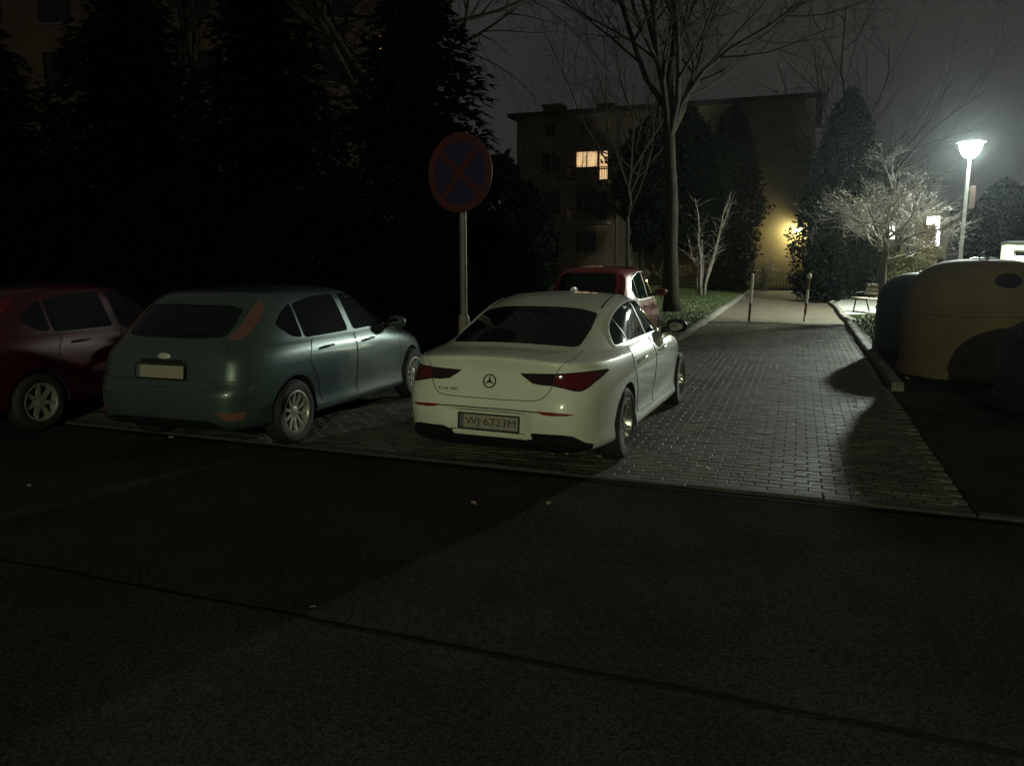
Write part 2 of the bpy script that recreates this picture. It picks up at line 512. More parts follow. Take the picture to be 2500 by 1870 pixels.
class Car:
    def __init__(s, name, loc, rz, label, rows, xs, paint, wheels, wheel_r, arch_r, tilt=0.0, half_w=0.9, deform=None, group=None):
        s.t = thing(name, loc, rz, label, 'car', group)
        V, F = car_shell(rows, xs, tilt=tilt)
        if deform: V = [deform(*v) for v in V]
        s.bvh = BVHTree.FromPolygons([Vector(v) for v in V], F)
        me = mesh_from('body', V, F, [paint, MATS['wheel_well']], True)
        bm = bmesh.new(); bm.from_mesh(me)
        bmesh.ops.recalc_face_normals(bm, faces=bm.faces)
        bm.to_mesh(me); bm.free()
        tmp = obj('tmp_body', me)
        cb = MB()
        for x in wheels:
            for sd in (-1, 1):
                y0 = sd*(half_w-0.26); y1 = sd*(half_w+0.3)
                Mx = Matrix.Translation((x, y0, wheel_r+0.005)) @ Matrix.Rotation(-sd*pi/2, 4, 'X')
                cb.lathe([(arch_r, 0), (arch_r, 0.56)], 48, Mx)
        cme = cb.mesh('cutter', MATS['wheel_well'])
        bm = bmesh.new(); bm.from_mesh(cme)
        bmesh.ops.recalc_face_normals(bm, faces=bm.faces)
        bm.to_mesh(cme); bm.free()
        cut = obj('tmp_cut', cme)
        md = tmp.modifiers.new('b', 'BOOLEAN')
        md.operation = 'DIFFERENCE'; md.object = cut; md.solver = 'EXACT'
        dg = bpy.context.evaluated_depsgraph_get()
        res = bpy.data.meshes.new_from_object(tmp.evaluated_get(dg))
        res.materials.clear(); res.materials.append(paint); res.materials.append(MATS['wheel_well'])
        for p in res.polygons:
            c = p.center
            inw = False
            for x in wheels:
                if math.hypot(c.x-x, c.z-wheel_r-0.005) < arch_r+0.002 and abs(p.normal.y) < 0.35 and abs(math.hypot(c.x-x, c.z-wheel_r-0.005)-arch_r) < 0.012: inw = True
                if math.hypot(c.x-x, c.z-wheel_r-0.005) < arch_r and abs(abs(c.y)-(half_w-0.26)) < 0.003: inw = True
            if c.z < 0.26 and p.normal.z < -0.7: inw = True
            p.material_index = 1 if inw else 0
            p.use_smooth = True
        res.set_sharp_from_angle(angle=radians(38))
        bpy.data.objects.remove(tmp, do_unlink=True); bpy.data.objects.remove(cut, do_unlink=True)
        res.name = 'body'
        s.body = obj('body', res, s.t)
    # ---- surface look-ups
    def hit(s, a, b, axis):
        if axis == 'R':   org, d = Vector((-2, a, b)), Vector((1, 0, 0))       # from behind: (y, z)
        elif axis == 'F': org, d = Vector((8, a, b)), Vector((-1, 0, 0))
        elif axis == 'r': org, d = Vector((a, -3, b)), Vector((0, 1, 0))       # right side: (x, z)
        elif axis == 'l': org, d = Vector((a, 3, b)), Vector((0, -1, 0))
        elif axis == 'T': org, d = Vector((a, b, 4)), Vector((0, 0, -1))       # top: (x, y)
        elif axis == 'q':                                                      # rear right corner, 45 deg: a along, b = z
            d = Vector((1, 1, 0)).normalized(); e = Vector((1, -1, 0)).normalized()
            org = Vector((0.9, 0, b)) + e*a - d*4; org.z = b
        h = s.bvh.ray_cast(org, d)
        if h[0] is None:
            h = s.bvh.find_nearest(org + d*2.6)
            if h[0] is None: return org + d*2, -d
        n = h[1]
        if n.dot(d) > 0: n = -n
        return h[0], n
    def patch(s, name, outline, axis, material, parent=None, off=0.004, depth=0.012, step=0.05, flip=False):
        """a thin shell that lies on the body: outline in the axis' own 2-D frame"""
        pts = []
        n = len(outline)
        for i in range(n):
            a = outline[i]; b = outline[(i+1) % n]
            k = max(1, int(math.dist(a, b)/step))
            for j in range(k):
                pts.append((a[0]+(b[0]-a[0])*j/k, a[1]+(b[1]-a[1])*j/k))
        nb = len(pts)
        x0 = min(p[0] for p in pts); x1 = max(p[0] for p in pts); y0 = min(p[1] for p in pts); y1 = max(p[1] for p in pts)
        inner = []
        y = y0+step*0.5
        while y < y1:
            x = x0+step*0.5
            while x < x1:
                inner.append((x, y)); x += step
            y += step
        vv = [Vector(p) for p in pts+inner]
        ee = [(i, (i+1) % nb) for i in range(nb)]
        ov, oe, of, _, _, _ = delaunay_2d_cdt(vv, ee, [], 1, 1e-5)
        top = []; nor = []
        for p in ov:
            h, nn = s.hit(p.x, p.y, axis)
            top.append(h+nn*off); nor.append(nn)
        V = [tuple(p) for p in top]
        Fc = [tuple(f) for f in of]
        # orient to the body's normal
        if Fc:
            f = Fc[0]
            nn = (top[f[1]]-top[f[0]]).cross(top[f[2]]-top[f[0]])
            if nn.dot(nor[f[0]]) < 0: Fc = [tuple(reversed(f)) for f in Fc]
        cnt = {}
        for f in Fc:
            for a, b in zip(f, f[1:]+f[:1]): cnt[(a, b)] = 1
        k = len(V)
        V += [tuple(p-nn*depth) for p, nn in zip(top, nor)]
        Fs = [(b, a, a+k, b+k) for (a, b) in cnt if (b, a) not in cnt]
        allf = Fc+Fs
        used = sorted({i for f in allf for i in f})
        mp = {i: j for j, i in enumerate(used)}
        me = mesh_from(name, [V[i] for i in used], [tuple(mp[i] for i in f) for f in allf], [material], True, 50)
        return obj(name, me, parent or s.t)
    def strip(s, name, line, axis, width, material, parent=None, off=0.004, closed=False, step=0.03, rad=None):
        """a narrow raised bead along a line on the body"""
        pts = []
        n = len(line)
        for i in range(n if closed else n-1):
            a = line[i]; b = line[(i+1) % n]
            k = max(1, int(math.dist(a, b)/step))
            for j in range(k): pts.append((a[0]+(b[0]-a[0])*j/k, a[1]+(b[1]-a[1])*j/k))
        if not closed: pts.append(line[-1])
        P = []; N = []
        for p in pts:
            h, nn = s.hit(p[0], p[1], axis); P.append(h); N.append(nn)
        V = []; F = []
        m = len(P)
        for i in range(m):
            if closed: t = P[(i+1) % m]-P[i-1]
            else: t = P[min(i+1, m-1)]-P[max(i-1, 0)]
            if t.length < 1e-9: t = Vector((1, 0, 0))
            t.normalize()
            sd = N[i].cross(t).normalized()*width*0.5
            V += [tuple(P[i]-sd-N[i]*0.004), tuple(P[i]-sd*0.7+N[i]*off), tuple(P[i]+sd*0.7+N[i]*off), tuple(P[i]+sd-N[i]*0.004)]
        for i in range(m if closed else m-1):
            j = (i+1) % m
            for q in range(3): F.append((i*4+q, i*4+q+1, j*4+q+1, j*4+q))
        me = mesh_from(name, V, F, [material], True, 60)
        return obj(name, me, parent or s.t)

def smooth_poly(pts, it=2, keep=()):
    for _ in range(it):
        out = []
        n = len(pts)
        for i in range(n):
            a = pts[i]; b = pts[(i+1) % n]
            out.append((a[0]*0.75+b[0]*0.25, a[1]*0.75+b[1]*0.25))
            out.append((a[0]*0.25+b[0]*0.75, a[1]*0.25+b[1]*0.75))
        pts = out
    return pts

def round_poly(pts, r=0.05, k=4):
    """cut each corner with a small arc of about radius r"""
    out = []
    n = len(pts)
    for i in range(n):
        a = Vector(pts[i-1]); b = Vector(pts[i]); c_ = Vector(pts[(i+1) % n])
        u = a-b; v = c_-b
        d = min(r, u.length*0.45, v.length*0.45)
        p = b+u.normalized()*d; q = b+v.normalized()*d
        for j in range(k+1):
            t = j/k
            w_ = p*(1-t)**2 + b*2*t*(1-t) + q*t*t
            out.append((w_.x, w_.y))
    return out

def smooth_line(pts, it=2):
    for _ in range(it):
        out = [pts[0]]
        for a, b in zip(pts, pts[1:]):
            out.append((a[0]*0.75+b[0]*0.25, a[1]*0.75+b[1]*0.25))
            out.append((a[0]*0.25+b[0]*0.75, a[1]*0.25+b[1]*0.75))
        out.append(pts[-1])
        pts = out
    return pts

mat('wheel_well', (0.006, 0.006, 0.006), 0.9)
white_paint = mat('white_paint', (0.77, 0.79, 0.70), 0.35, 0, 0.5, 1.0, 0.04, noise_s=3.0, col2=(0.71, 0.73, 0.64), bump=0.02, bump_s=220)
CLA_ROWS = [
 # rear x, z   half w, z    front x, z   n rear, n front
 (0.36, 0.21, 0.800, 0.200, 4.30, 0.18, 6.0, 4.5),
 (0.17, 0.235, 0.885, 0.215, 4.52, 0.20, 6.5, 4.5),
 (0.075, 0.30, 0.908, 0.265, 4.62, 0.28, 6.5, 4.5),
 (0.020, 0.40, 0.893, 0.360, 4.67, 0.40, 6.5, 4.3),
 (0.000, 0.52, 0.900, 0.500, 4.69, 0.52, 6.5, 4.0),
 (0.015, 0.64, 0.912, 0.640, 4.67, 0.62, 6.3, 3.8),
 (0.060, 0.76, 0.918, 0.735, 4.60, 0.71, 6.0, 3.6),
 (0.085, 0.88, 0.905, 0.830, 4.42, 0.80, 5.6, 3.6),
 (0.070, 0.972, 0.880, 0.905, 4.05, 0.865, 5.2, 3.8),
 (0.105, 1.000, 0.862, 0.930, 3.75, 0.915, 5.0, 4.0),
 (0.250, 1.026, 0.840, 0.955, 3.45, 0.955, 4.6, 4.2),
 (0.440, 1.052, 0.812, 0.995, 3.28, 0.995, 4.2, 4.6),
 (0.790, 1.190, 0.765, 1.110, 2.96, 1.140, 3.8, 4.8),
 (1.130, 1.305, 0.712, 1.240, 2.66, 1.285, 3.6, 4.6),
 (1.470, 1.385, 0.655, 1.340, 2.46, 1.375, 3.4, 4.2),
 (1.780, 1.420, 0.520, 1.400, 2.32, 1.418, 3.0, 3.4),
 (2.000, 1.434, 0.280, 1.428, 2.20, 1.434, 2.6, 2.6),
 (2.050, 1.438, 0.030, 1.438, 2.12, 1.438, 2.0, 2.0)]
CLA_POS = ((-0.205, 5.977, 0), radians(90-22.3))
def sstep(a, b, x):
    t = max(0.0, min(1.0, (x-a)/(b-a)))
    return t*t*(3-2*t)
def cla_deform(x, y, z):
    # recess round the number plate, crease above the sills
    if x < 0.5:
        k = (1-sstep(0.30, 0.37, abs(y)))*sstep(0.37, 0.40, z)*(1-sstep(0.545, 0.575, z))
        x += 0.045*k
    if 1.35 < x < 3.45 and abs(y) > 0.8:
        e = sstep(1.35, 1.6, x)*(1-sstep(3.2, 3.45, x))
        y -= math.copysign(0.014*e*math.exp(-((z-0.43-0.03*(x-2.4))/0.09)**2), y)
        y += math.copysign(0.006*e*math.exp(-((z-0.80)/0.03)**2), y)
    return (x, y, z)
cla = Car('white_car', CLA_POS[0], CLA_POS[1], 'white four-door coupe saloon parked with its tail to the road', CLA_ROWS, 2.15, white_paint, (1.04, 3.77), 0.325, 0.365, tilt=0.015, half_w=0.90, deform=cla_deform)

FOC_ROWS = [
 (0.30, 0.24, 0.780, 0.210, 4.00, 0.20, 6.0, 4.5),
 (0.10, 0.27, 0.850, 0.230, 4.20, 0.23, 6.5, 4.5),
 (0.020, 0.36, 0.885, 0.290, 4.29, 0.32, 6.5, 4.3),
 (0.000, 0.48, 0.875, 0.400, 4.33, 0.45, 6.5, 4.0),
 (0.006, 0.61, 0.890, 0.550, 4.32, 0.58, 6.5, 3.8),
 (0.055, 0.665, 0.902, 0.680, 4.24, 0.68, 6.3, 3.6),
 (0.085, 0.780, 0.902, 0.780, 4.08, 0.77, 6.2, 3.6),
 (0.110, 0.890, 0.890, 0.870, 3.80, 0.86, 6.0, 3.8),
 (0.150, 0.970, 0.868, 0.935, 3.45, 0.925, 5.8, 4.2),
 (0.205, 1.040, 0.845, 0.985, 3.22, 0.985, 5.6, 4.6),
 (0.330, 1.170, 0.790, 1.130, 2.88, 1.160, 5.2, 4.8),
 (0.470, 1.300, 0.735, 1.270, 2.60, 1.310, 4.8, 4.8),
 (0.600, 1.400, 0.680, 1.375, 2.40, 1.405, 4.4, 4.2),
 (0.760, 1.450, 0.590, 1.438, 2.25, 1.450, 3.8, 3.4),
 (1.200, 1.482, 0.380, 1.473, 2.08, 1.482, 3.0, 2.8),
 (1.550, 1.490, 0.040, 1.490, 1.80, 1.490, 2.0, 2.0)]
teal_paint = mat('teal_paint', (0.068, 0.106, 0.102), 0.35, 0.35, 0.5, 1.0, 0.05, noise_s=2.0, col2=(0.058, 0.092, 0.088), bump=0.02, bump_s=200)
FOC_POS = ((-3.162, 6.651, 0), radians(90-18.1))
foc = Car('teal_hatchback', FOC_POS[0], FOC_POS[1], 'grey-teal five-door hatchback parked beside the white car', FOC_ROWS, 1.9, teal_paint, (0.82, 3.46), 0.315, 0.355, tilt=0.02, half_w=0.885)
# ---- shared car materials
glass_dark = mat('car_glass', (0.006, 0.010, 0.010), 0.03, 0, 0.6)
glass_teal = mat('car_glass_teal_sheen', (0.010, 0.028, 0.026), 0.04, 0, 0.9)  # teal base colour stands in for light reflected in the side windows
chrome = mat('chrome', (0.85, 0.86, 0.83), 0.42, 0.55, 0.8)
black_plastic = mat('black_plastic', (0.012, 0.012, 0.013), 0.45)
seam_dark = mat('seam_dark', (0.02, 0.02, 0.018), 0.7)
lamp_red = mat('tail_lamp_red', (0.10, 0.006, 0.008), 0.08, 0, 0.6, 1.0, 0.02)
lamp_smoke = mat('tail_lamp_smoke', (0.018, 0.010, 0.010), 0.08, 0, 0.6, 1.0, 0.02)
lamp_clear = mat('lamp_clear', (0.32, 0.26, 0.24), 0.10, 0.0, 0.6, 1.0, 0.02)
lamp_pink = mat('lamp_faded_red', (0.17, 0.085, 0.07), 0.14, 0, 0.6, 1.0, 0.04)
refl_red = mat('reflector_red', (0.22, 0.02, 0.015), 0.2, 0, 0.6)
plate_white = mat('plate_white', (0.34, 0.33, 0.28), 0.45, noise_s=30, col2=(0.27, 0.26, 0.22))
plate_ink = mat('plate_ink', (0.035, 0.032, 0.028), 0.6)
plate_blue = mat('plate_blue', (0.10, 0.11, 0.15), 0.5)
tyre_rubber = mat('tyre_rubber', (0.018, 0.018, 0.018), 0.75, bump=0.15, bump_s=60)
alloy = mat('alloy', (0.42, 0.42, 0.40), 0.28, 0.9)
alloy_dark = mat('alloy_dark', (0.04, 0.04, 0.04), 0.35, 0.8)
hubcap_silver = mat('hubcap_silver', (0.46, 0.46, 0.42), 0.35, 0.5, noise_s=25, col2=(0.34, 0.33, 0.30))
brake_grey = mat('brake_grey', (0.05, 0.05, 0.05), 0.5, 0.8)

def wheel_meshes(key, r, rim, w, spokes, twin, rim_mat):
    """axis along +y is the outer face"""
    b = MB()
    Mx = Matrix.Rotation(-pi/2, 4, 'X')     # lathe z -> +y
    hw = w/2
    b.lathe([(rim, -hw*0.9), (rim+0.03, -hw), (r-0.035, -hw), (r-0.008, -hw*0.75), (r, -hw*0.4), (r, hw*0.4), (r-0.008, hw*0.75),
             (r-0.035, hw), (rim+0.03, hw*1.02), (rim, hw*0.9)], 48, Mx, closed=True)
    tyre = b.mesh(key+'_tyre', tyre_rubber, True, 40)
    b = MB()
    b.lathe([(rim+0.004, hw*0.93), (rim-0.012, hw*0.95), (rim-0.022, hw*0.75), (rim-0.03, -hw*0.8), (rim+0.002, -hw*0.8)], 48, Mx, cap=False)
    n = spokes
    for i in range(n):
        a0 = 2*pi*i/n
        offs = (-0.16, 0.16) if twin else (0.0,)
        for o in offs:
            pts = []
            wi, wo = (0.020, 0.012) if twin else (0.026, 0.020)
            if n > 7 and not twin: wi, wo = 0.014, 0.021
            ai = a0+o*0.55; ao = a0+o
            ri, ro = 0.035, rim-0.010
            def P(rr, aa, ww, s_): return (rr*sin(aa)+s_*ww*cos(aa), rr*cos(aa)-s_*ww*sin(aa))
            ol = [P(ri, ai, wi, -1), P((ri+ro)/2, (ai+ao)/2, (wi+wo)/2*0.85, -1), P(ro, ao, wo, -1), P(ro, ao, wo, 1), P((ri+ro)/2, (ai+ao)/2, (wi+wo)/2*0.85, 1), P(ri, ai, wi, 1)]
            k = len(b.v)
            for d, zz in (('f', 1), ('b', 0)):
                for q, (x, z) in enumerate(ol):
                    rr = math.hypot(x, z)/rim
                    yf = hw*(0.62+0.22*rr*rr)
                    b.v.append((x, yf if zz else yf-0.03, z))
            b.f.append(tuple(k+j for j in range(6)))
            b.f.append(tuple(k+6+j for j in reversed(range(6))))
            for j in range(6):
                j2 = (j+1) % 6
                b.f.append((k+j2, k+j, k+6+j, k+6+j2))
    b.lathe([(0.052, hw*0.5), (0.052, hw*0.66), (0.030, hw*0.72), (0.0, hw*0.73)], 20, Mx)
    rm = b.mesh(key+'_rim', rim_mat, True, 35)
    bm = bmesh.new(); bm.from_mesh(rm); bmesh.ops.recalc_face_normals(bm, faces=bm.faces); bm.to_mesh(rm); bm.free()
    b = MB()
    b.lathe([(0.0, -0.01), (rim*0.78, -0.01), (rim*0.78, 0.005), (0.0, 0.005)], 32, Mx)
    dm = b.mesh(key+'_disc', brake_grey, False)
    return tyre, rm, dm

def add_wheels(car, key, xs, half, r, rim, w, spokes, twin, rim_mat):
    t, rm, dm = wheel_meshes(key, r, rim, w, spokes, twin, rim_mat)
    for x in xs:
        for sd in (-1, 1):
            a = random.uniform(0, 1.2)
            o = obj('wheel', t, car.t, (x, sd*(half-w/2), r), (0, 0, 0 if sd > 0 else pi))
            q = obj('rim', rm, o, None, (0, a, 0))
            q = obj('brake_disc', dm, o)

def text_mesh(body, size, depth, material, spacing=1.0):
    cu = bpy.data.curves.new('lettering', 'FONT')
    cu.body = body; cu.size = size; cu.extrude = depth; cu.align_x = 'CENTER'; cu.align_y = 'CENTER'
    cu.space_character = spacing; cu.resolution_u = 3
    o = bpy.data.objects.new('tmp_text', cu); C.objects.link(o)
    dg = bpy.context.evaluated_depsgraph_get()
    me = bpy.data.meshes.new_from_object(o.evaluated_get(dg))
    bpy.data.objects.remove(o, do_unlink=True); bpy.data.curves.remove(cu)
    me.materials.clear(); me.materials.append(material); me.name = 'lettering'
    return me
REAR_ROT = Matrix(((0, 0, -1), (-1, 0, 0), (0, 1, 0)))     # text x -> car -y, text y -> up, facing back

def rear_text(name, me, parent, loc, tilt=0.0, sx=1.0):
    o = obj(name, me, parent)
    o.matrix_local = Matrix.Translation(loc) @ Matrix.Rotation(tilt, 4, 'Y') @ REAR_ROT.to_4x4() @ Matrix.Diagonal((sx, 1, 1, 1))
    return o

def number_plate(car, x, z, text, tilt, frame=True):
    b = MB().bbox((-0.26, -0.057, 0), (0.26, 0.057, 0.006), 0.004)
    o = obj('number_plate', b.mesh('number_plate', plate_white), car.t)
    o.matrix_local = Matrix.Translation((x, 0, z)) @ Matrix.Rotation(tilt, 4, 'Y') @ REAR_ROT.to_4x4()
    f = MB()
    for a, c in (((-0.272, -0.069, -0.004), (0.272, -0.0575, 0.009)), ((-0.272, 0.0575, -0.004), (0.272, 0.069, 0.009)), ((-0.272, -0.0575, -0.004), (-0.2605, 0.0575, 0.009)), ((0.2605, -0.0575, -0.004), (0.272, 0.0575, 0.009))):
        f.box(a, c)
    obj('plate_frame', f.mesh('plate_frame', black_plastic), o)
    g = MB().box((-0.257, -0.054, 0.0062), (-0.220, 0.054, 0.0072))
    obj('plate_band', g.mesh('plate_band', plate_blue), o)
    if text:
        tm = text_mesh(text, 0.095, 0.0006, plate_ink, 1.0)
        q = obj('plate_lettering', tm, o, (0.022, 0.0, 0.0078))
        wd = max(v.co.x for v in tm.vertices)-min(v.co.x for v in tm.vertices)
        hh = max(v.co.y for v in tm.vertices)-min(v.co.y for v in tm.vertices)
        q.scale = (0.445/wd, 0.080/hh, 1)
    return o

def mirror_y(poly): return [(a, b) for a, b in [(-p[0], p[1]) for p in poly]]

def door_mirror(car, x, y, z, sd, paint, shell_mat):
    b = MB()
    prof = []
    for i in range(13):
        a = -pi/2+pi*i/12
        prof.append((max(0.0, cos(a))**0.7, sin(a)))
    Mx = Matrix.Translation((x, sd*(y+0.11), z)) @ Matrix.Diagonal((0.075, 0.115, 0.075, 1))
    b.lathe(prof, 20, Mx)
    o = b.obj('door_mirror', shell_mat, car.t, True)
    MB().tube([(x+0.02, sd*(y-0.06), z-0.06), (x+0.01, sd*(y+0.05), z-0.03)], [0.035, 0.028], 8).obj('mirror_arm', black_plastic, o, True)
    g = MB()
    g.lathe([(0.0, 0.004), (0.88, 0.004), (0.88, 0.0), (0.0, 0.0)], 20, Matrix.Translation((x-0.071, sd*(y+0.11), z)) @ Matrix.Rotation(-pi/2, 4, 'Y') @ Matrix.Diagonal((0.052, 0.088, 1, 1)))
    g.obj('mirror_glass', glass_dark, o)
    return o

def door_handle(door, car, x, z, axis, sd, m):
    p, n = car.hit(x, z, axis)
    q, n2 = car.hit(x+0.20, z+0.004, axis)
    b = MB().tube([p+n*0.004, p+n*0.034+Vector((0.02, 0, 0)), q+n2*0.034-Vector((0.02, 0, 0)), q+n2*0.004], [0.010, 0.014, 0.014, 0.010], 8)
    b.obj('door_handle', m, door, True)

def add_doors(car, polys, paint, handles, hm):
    for ax, sd in (('r', -1), ('l', 1)):
        for poly, (hx, hz) in zip(polys, handles):
            d = car.patch('door', poly, ax, paint, off=0.0035, depth=0.008, step=0.06)
            car.strip('door_gap', poly, ax, 0.007, seam_dark, d, off=0.0042, closed=True)
            door_handle(d, car, hx, hz, ax, sd, hm)

# ---- the white saloon
c = cla
add_wheels(c, 'saloon', (1.04, 3.77), 0.905, 0.325, 0.228, 0.215, 5, True, alloy)
rear_glass = [(0.475, 0.0), (0.48, 0.25), (0.505, 0.42), (0.55, 0.535), (0.60, 0.575), (0.66, 0.585), (0.95, 0.58), (1.235, 0.555), (1.265, 0.53), (1.255, 0.42), (1.225, 0.2), (1.215, 0.0)]
rg = rear_glass + [(x, -y) for x, y in reversed(rear_glass[1:-1])]
c.patch('rear_window', rg, 'T', glass_dark, off=0.004, step=0.05)
ws = [(2.44, 0.0), (2.47, 0.3), (2.56, 0.53), (2.70, 0.60), (3.05, 0.67), (3.25, 0.70), (3.30, 0.62), (3.36, 0.3), (3.38, 0.0)]
c.patch('windscreen', ws + [(x, -y) for x, y in reversed(ws[1:-1])], 'T', glass_dark, off=0.004, step=0.06)
pano = [(1.47, 0.0), (1.48, 0.35), (1.52, 0.47), (1.60, 0.50), (2.1, 0.485), (2.3, 0.46), (2.36, 0.35), (2.37, 0.0)]
dlo = smooth_poly([(1.00, 1.008), (1.03, 1.06), (1.15, 1.155), (1.38, 1.250), (1.70, 1.330), (2.05, 1.358), (2.38, 1.335), (2.68, 1.240), (2.95, 1.110), (3.18, 1.000), (2.9, 1.004), (2.3, 1.010), (1.6, 1.012), (1.1, 1.008)], 1)
for ax in ('r', 'l'):
    w_ = c.patch('side_window', dlo, ax, glass_teal, off=0.003, step=0.05)
    c.strip('window_trim', dlo, ax, 0.020, chrome, w_, off=0.010, closed=True)
    c.strip('window_divider', [(2.12, 1.015), (2.00, 1.350)], ax, 0.050, black_plastic, w_, off=0.006)
    c.strip('window_divider', [(1.40, 1.016), (1.33, 1.225)], ax, 0.022, black_plastic, w_, off=0.006)
rear_door = round_poly([(1.28, 0.985), (1.24, 0.80), (1.42, 0.60), (1.50, 0.34), (2.16, 0.32), (2.17, 0.985)], 0.06)
front_door = round_poly([(2.19, 0.985), (2.18, 0.32), (3.26, 0.31), (3.34, 0.42), (3.32, 0.80), (3.20, 0.975)], 0.06)
add_doors(c, [rear_door, front_door], white_paint, [(1.45, 0.845), (2.38, 0.840)], chrome)
for sd in (-1, 1): door_mirror(c, 2.98, 0.86, 1.035, sd, white_paint, black_plastic)
for sd in (-1, 1):
    c.strip('roof_seam', [(1.40, sd*0.545), (1.62, sd*0.535), (1.95, sd*0.515), (2.30, sd*0.50)], 'T', 0.030, seam_dark, off=0.003)
lampR = [(-0.255, 0.872), (-0.30, 0.838), (-0.365, 0.797), (-0.44, 0.786), (-0.53, 0.783), (-0.62, 0.765), (-0.70, 0.744), (-0.745, 0.742), (-0.785, 0.770), (-0.84, 0.835), (-0.858, 0.868), (-0.845, 0.882), (-0.78, 0.890), (-0.68, 0.888), (-0.50, 0.880), (-0.36, 0.876)]
for poly in (lampR, mirror_y(lampR)):
    sg = 1 if poly[0][0] > 0 else -1
    l = c.patch('tail_light', poly, 'R', lamp_smoke, off=0.007, depth=0.016, step=0.03)
    inner = [(sg*0.545, 0.868), (sg*0.53, 0.795), (sg*0.62, 0.777), (sg*0.70, 0.757), (sg*0.742, 0.757), (sg*0.775, 0.780), (sg*0.82, 0.840), (sg*0.825, 0.866), (sg*0.77, 0.876), (sg*0.66, 0.876)]
    c.patch('red_lens', inner, 'R', lamp_red, l, off=0.010, depth=0.004, step=0.03)
refl = [(-0.43, 0.590), (-0.55, 0.588), (-0.66, 0.580), (-0.715, 0.568), (-0.65, 0.560), (-0.54, 0.560), (-0.47, 0.566)]
for poly in (refl, mirror_y(refl)): c.patch('bumper_reflector', poly, 'R', refl_red, off=0.004, step=0.03)
diff = [(0.815, 0.305), (0.775, 0.330), (0.70, 0.395), (0.62, 0.410), (0.40, 0.410), (0.345, 0.388), (-0.345, 0.388), (-0.40, 0.410), (-0.62, 0.410), (-0.70, 0.395), (-0.775, 0.330), (-0.815, 0.305), (-0.80, 0.262), (0.80, 0.262)]
c.patch('bumper_diffuser', diff, 'R', black_plastic, off=0.005, step=0.05)
c.strip('bumper_line', [(0.60, 0.578), (0.3, 0.584), (-0.3, 0.584), (-0.46, 0.580)], 'R', 0.012, seam_dark, off=0.003)
lid = c.strip('boot_seam', smooth_line([(0.53, 0.782), (0.495, 0.715), (0.44, 0.672), (0.3, 0.660), (-0.3, 0.660), (-0.44, 0.672), (-0.495, 0.715), (-0.53, 0.782)], 2), 'R', 0.008, seam_dark, off=0.002)
for sd in (-1, 1):
    c.strip('boot_seam', smooth_line([(sd*0.55, 0.885), (sd*0.585, 0.93), (sd*0.615, 0.975)], 1), 'R', 0.007, seam_dark, off=0.002)
    c.strip('boot_seam', smooth_line([(0.16, sd*0.63), (0.33, sd*0.645), (0.56, sd*0.63)], 1), 'T', 0.007, seam_dark, off=0.002)
number_plate(c, 0.034, 0.462, 'WJ\u00b76723M', radians(4))
p, n = c.hit(0, 0.795, 'R')
# round three-pointed emblem
b = MB()
b.lathe([(0.0575*1.0, 0.0), (0.0575, 0.008), (0.0480, 0.008), (0.0480, 0.0)], 36, closed=True)
for k in range(3):
    a = pi/2 + k*2*pi/3
    tip = (cos(a)*0.050, sin(a)*0.050)
    l_ = (cos(a+pi/3)*0.0105, sin(a+pi/3)*0.0105); r_ = (cos(a-pi/3)*0.0105, sin(a-pi/3)*0.0105)
    b.prism([(0, 0), r_, tip, l_], 0.0, 0.006)
e = obj('emblem', b.mesh('emblem', mat('emblem_grey', (0.10, 0.10, 0.095), 0.25, 0.9)), c.t)
tl = math.atan2(-n.z, -n.x)
e.matrix_local = Matrix.Translation(p+n*0.002) @ Matrix.Rotation(-tl, 4, 'Y') @ REAR_ROT.to_4x4()
p, n = c.hit(0.365, 0.715, 'R')
tm = text_mesh('CLA 200', 0.036, 0.002, MATS['emblem_grey'], 1.1)
rear_text('boot_lettering', tm, c.t, p+n*0.004, 0.12, 1.25)
hl = [(0.50, 0.66), (0.70, 0.70), (0.80, 0.72), (0.78, 0.64), (0.62, 0.60), (0.48, 0.61)]
for poly in (hl, mirror_y(hl)): c.patch('headlight', poly, 'F', lamp_clear, off=0.005, step=0.04)
gr = [(0.40, 0.66), (-0.40, 0.66), (-0.50, 0.50), (-0.42, 0.40), (0.42, 0.40), (0.50, 0.50)]
c.patch('grille', gr, 'F', black_plastic, off=0.004, step=0.05)
MB().tube([(2.35, 0.0, 1.436), (2.30, 0.0, 1.455), (2.22, 0.0, 1.462), (2.16, 0, 1.437)], [0.02, 0.02, 0.014, 0.006], 6).obj('roof_aerial', white_paint, c.t, True)

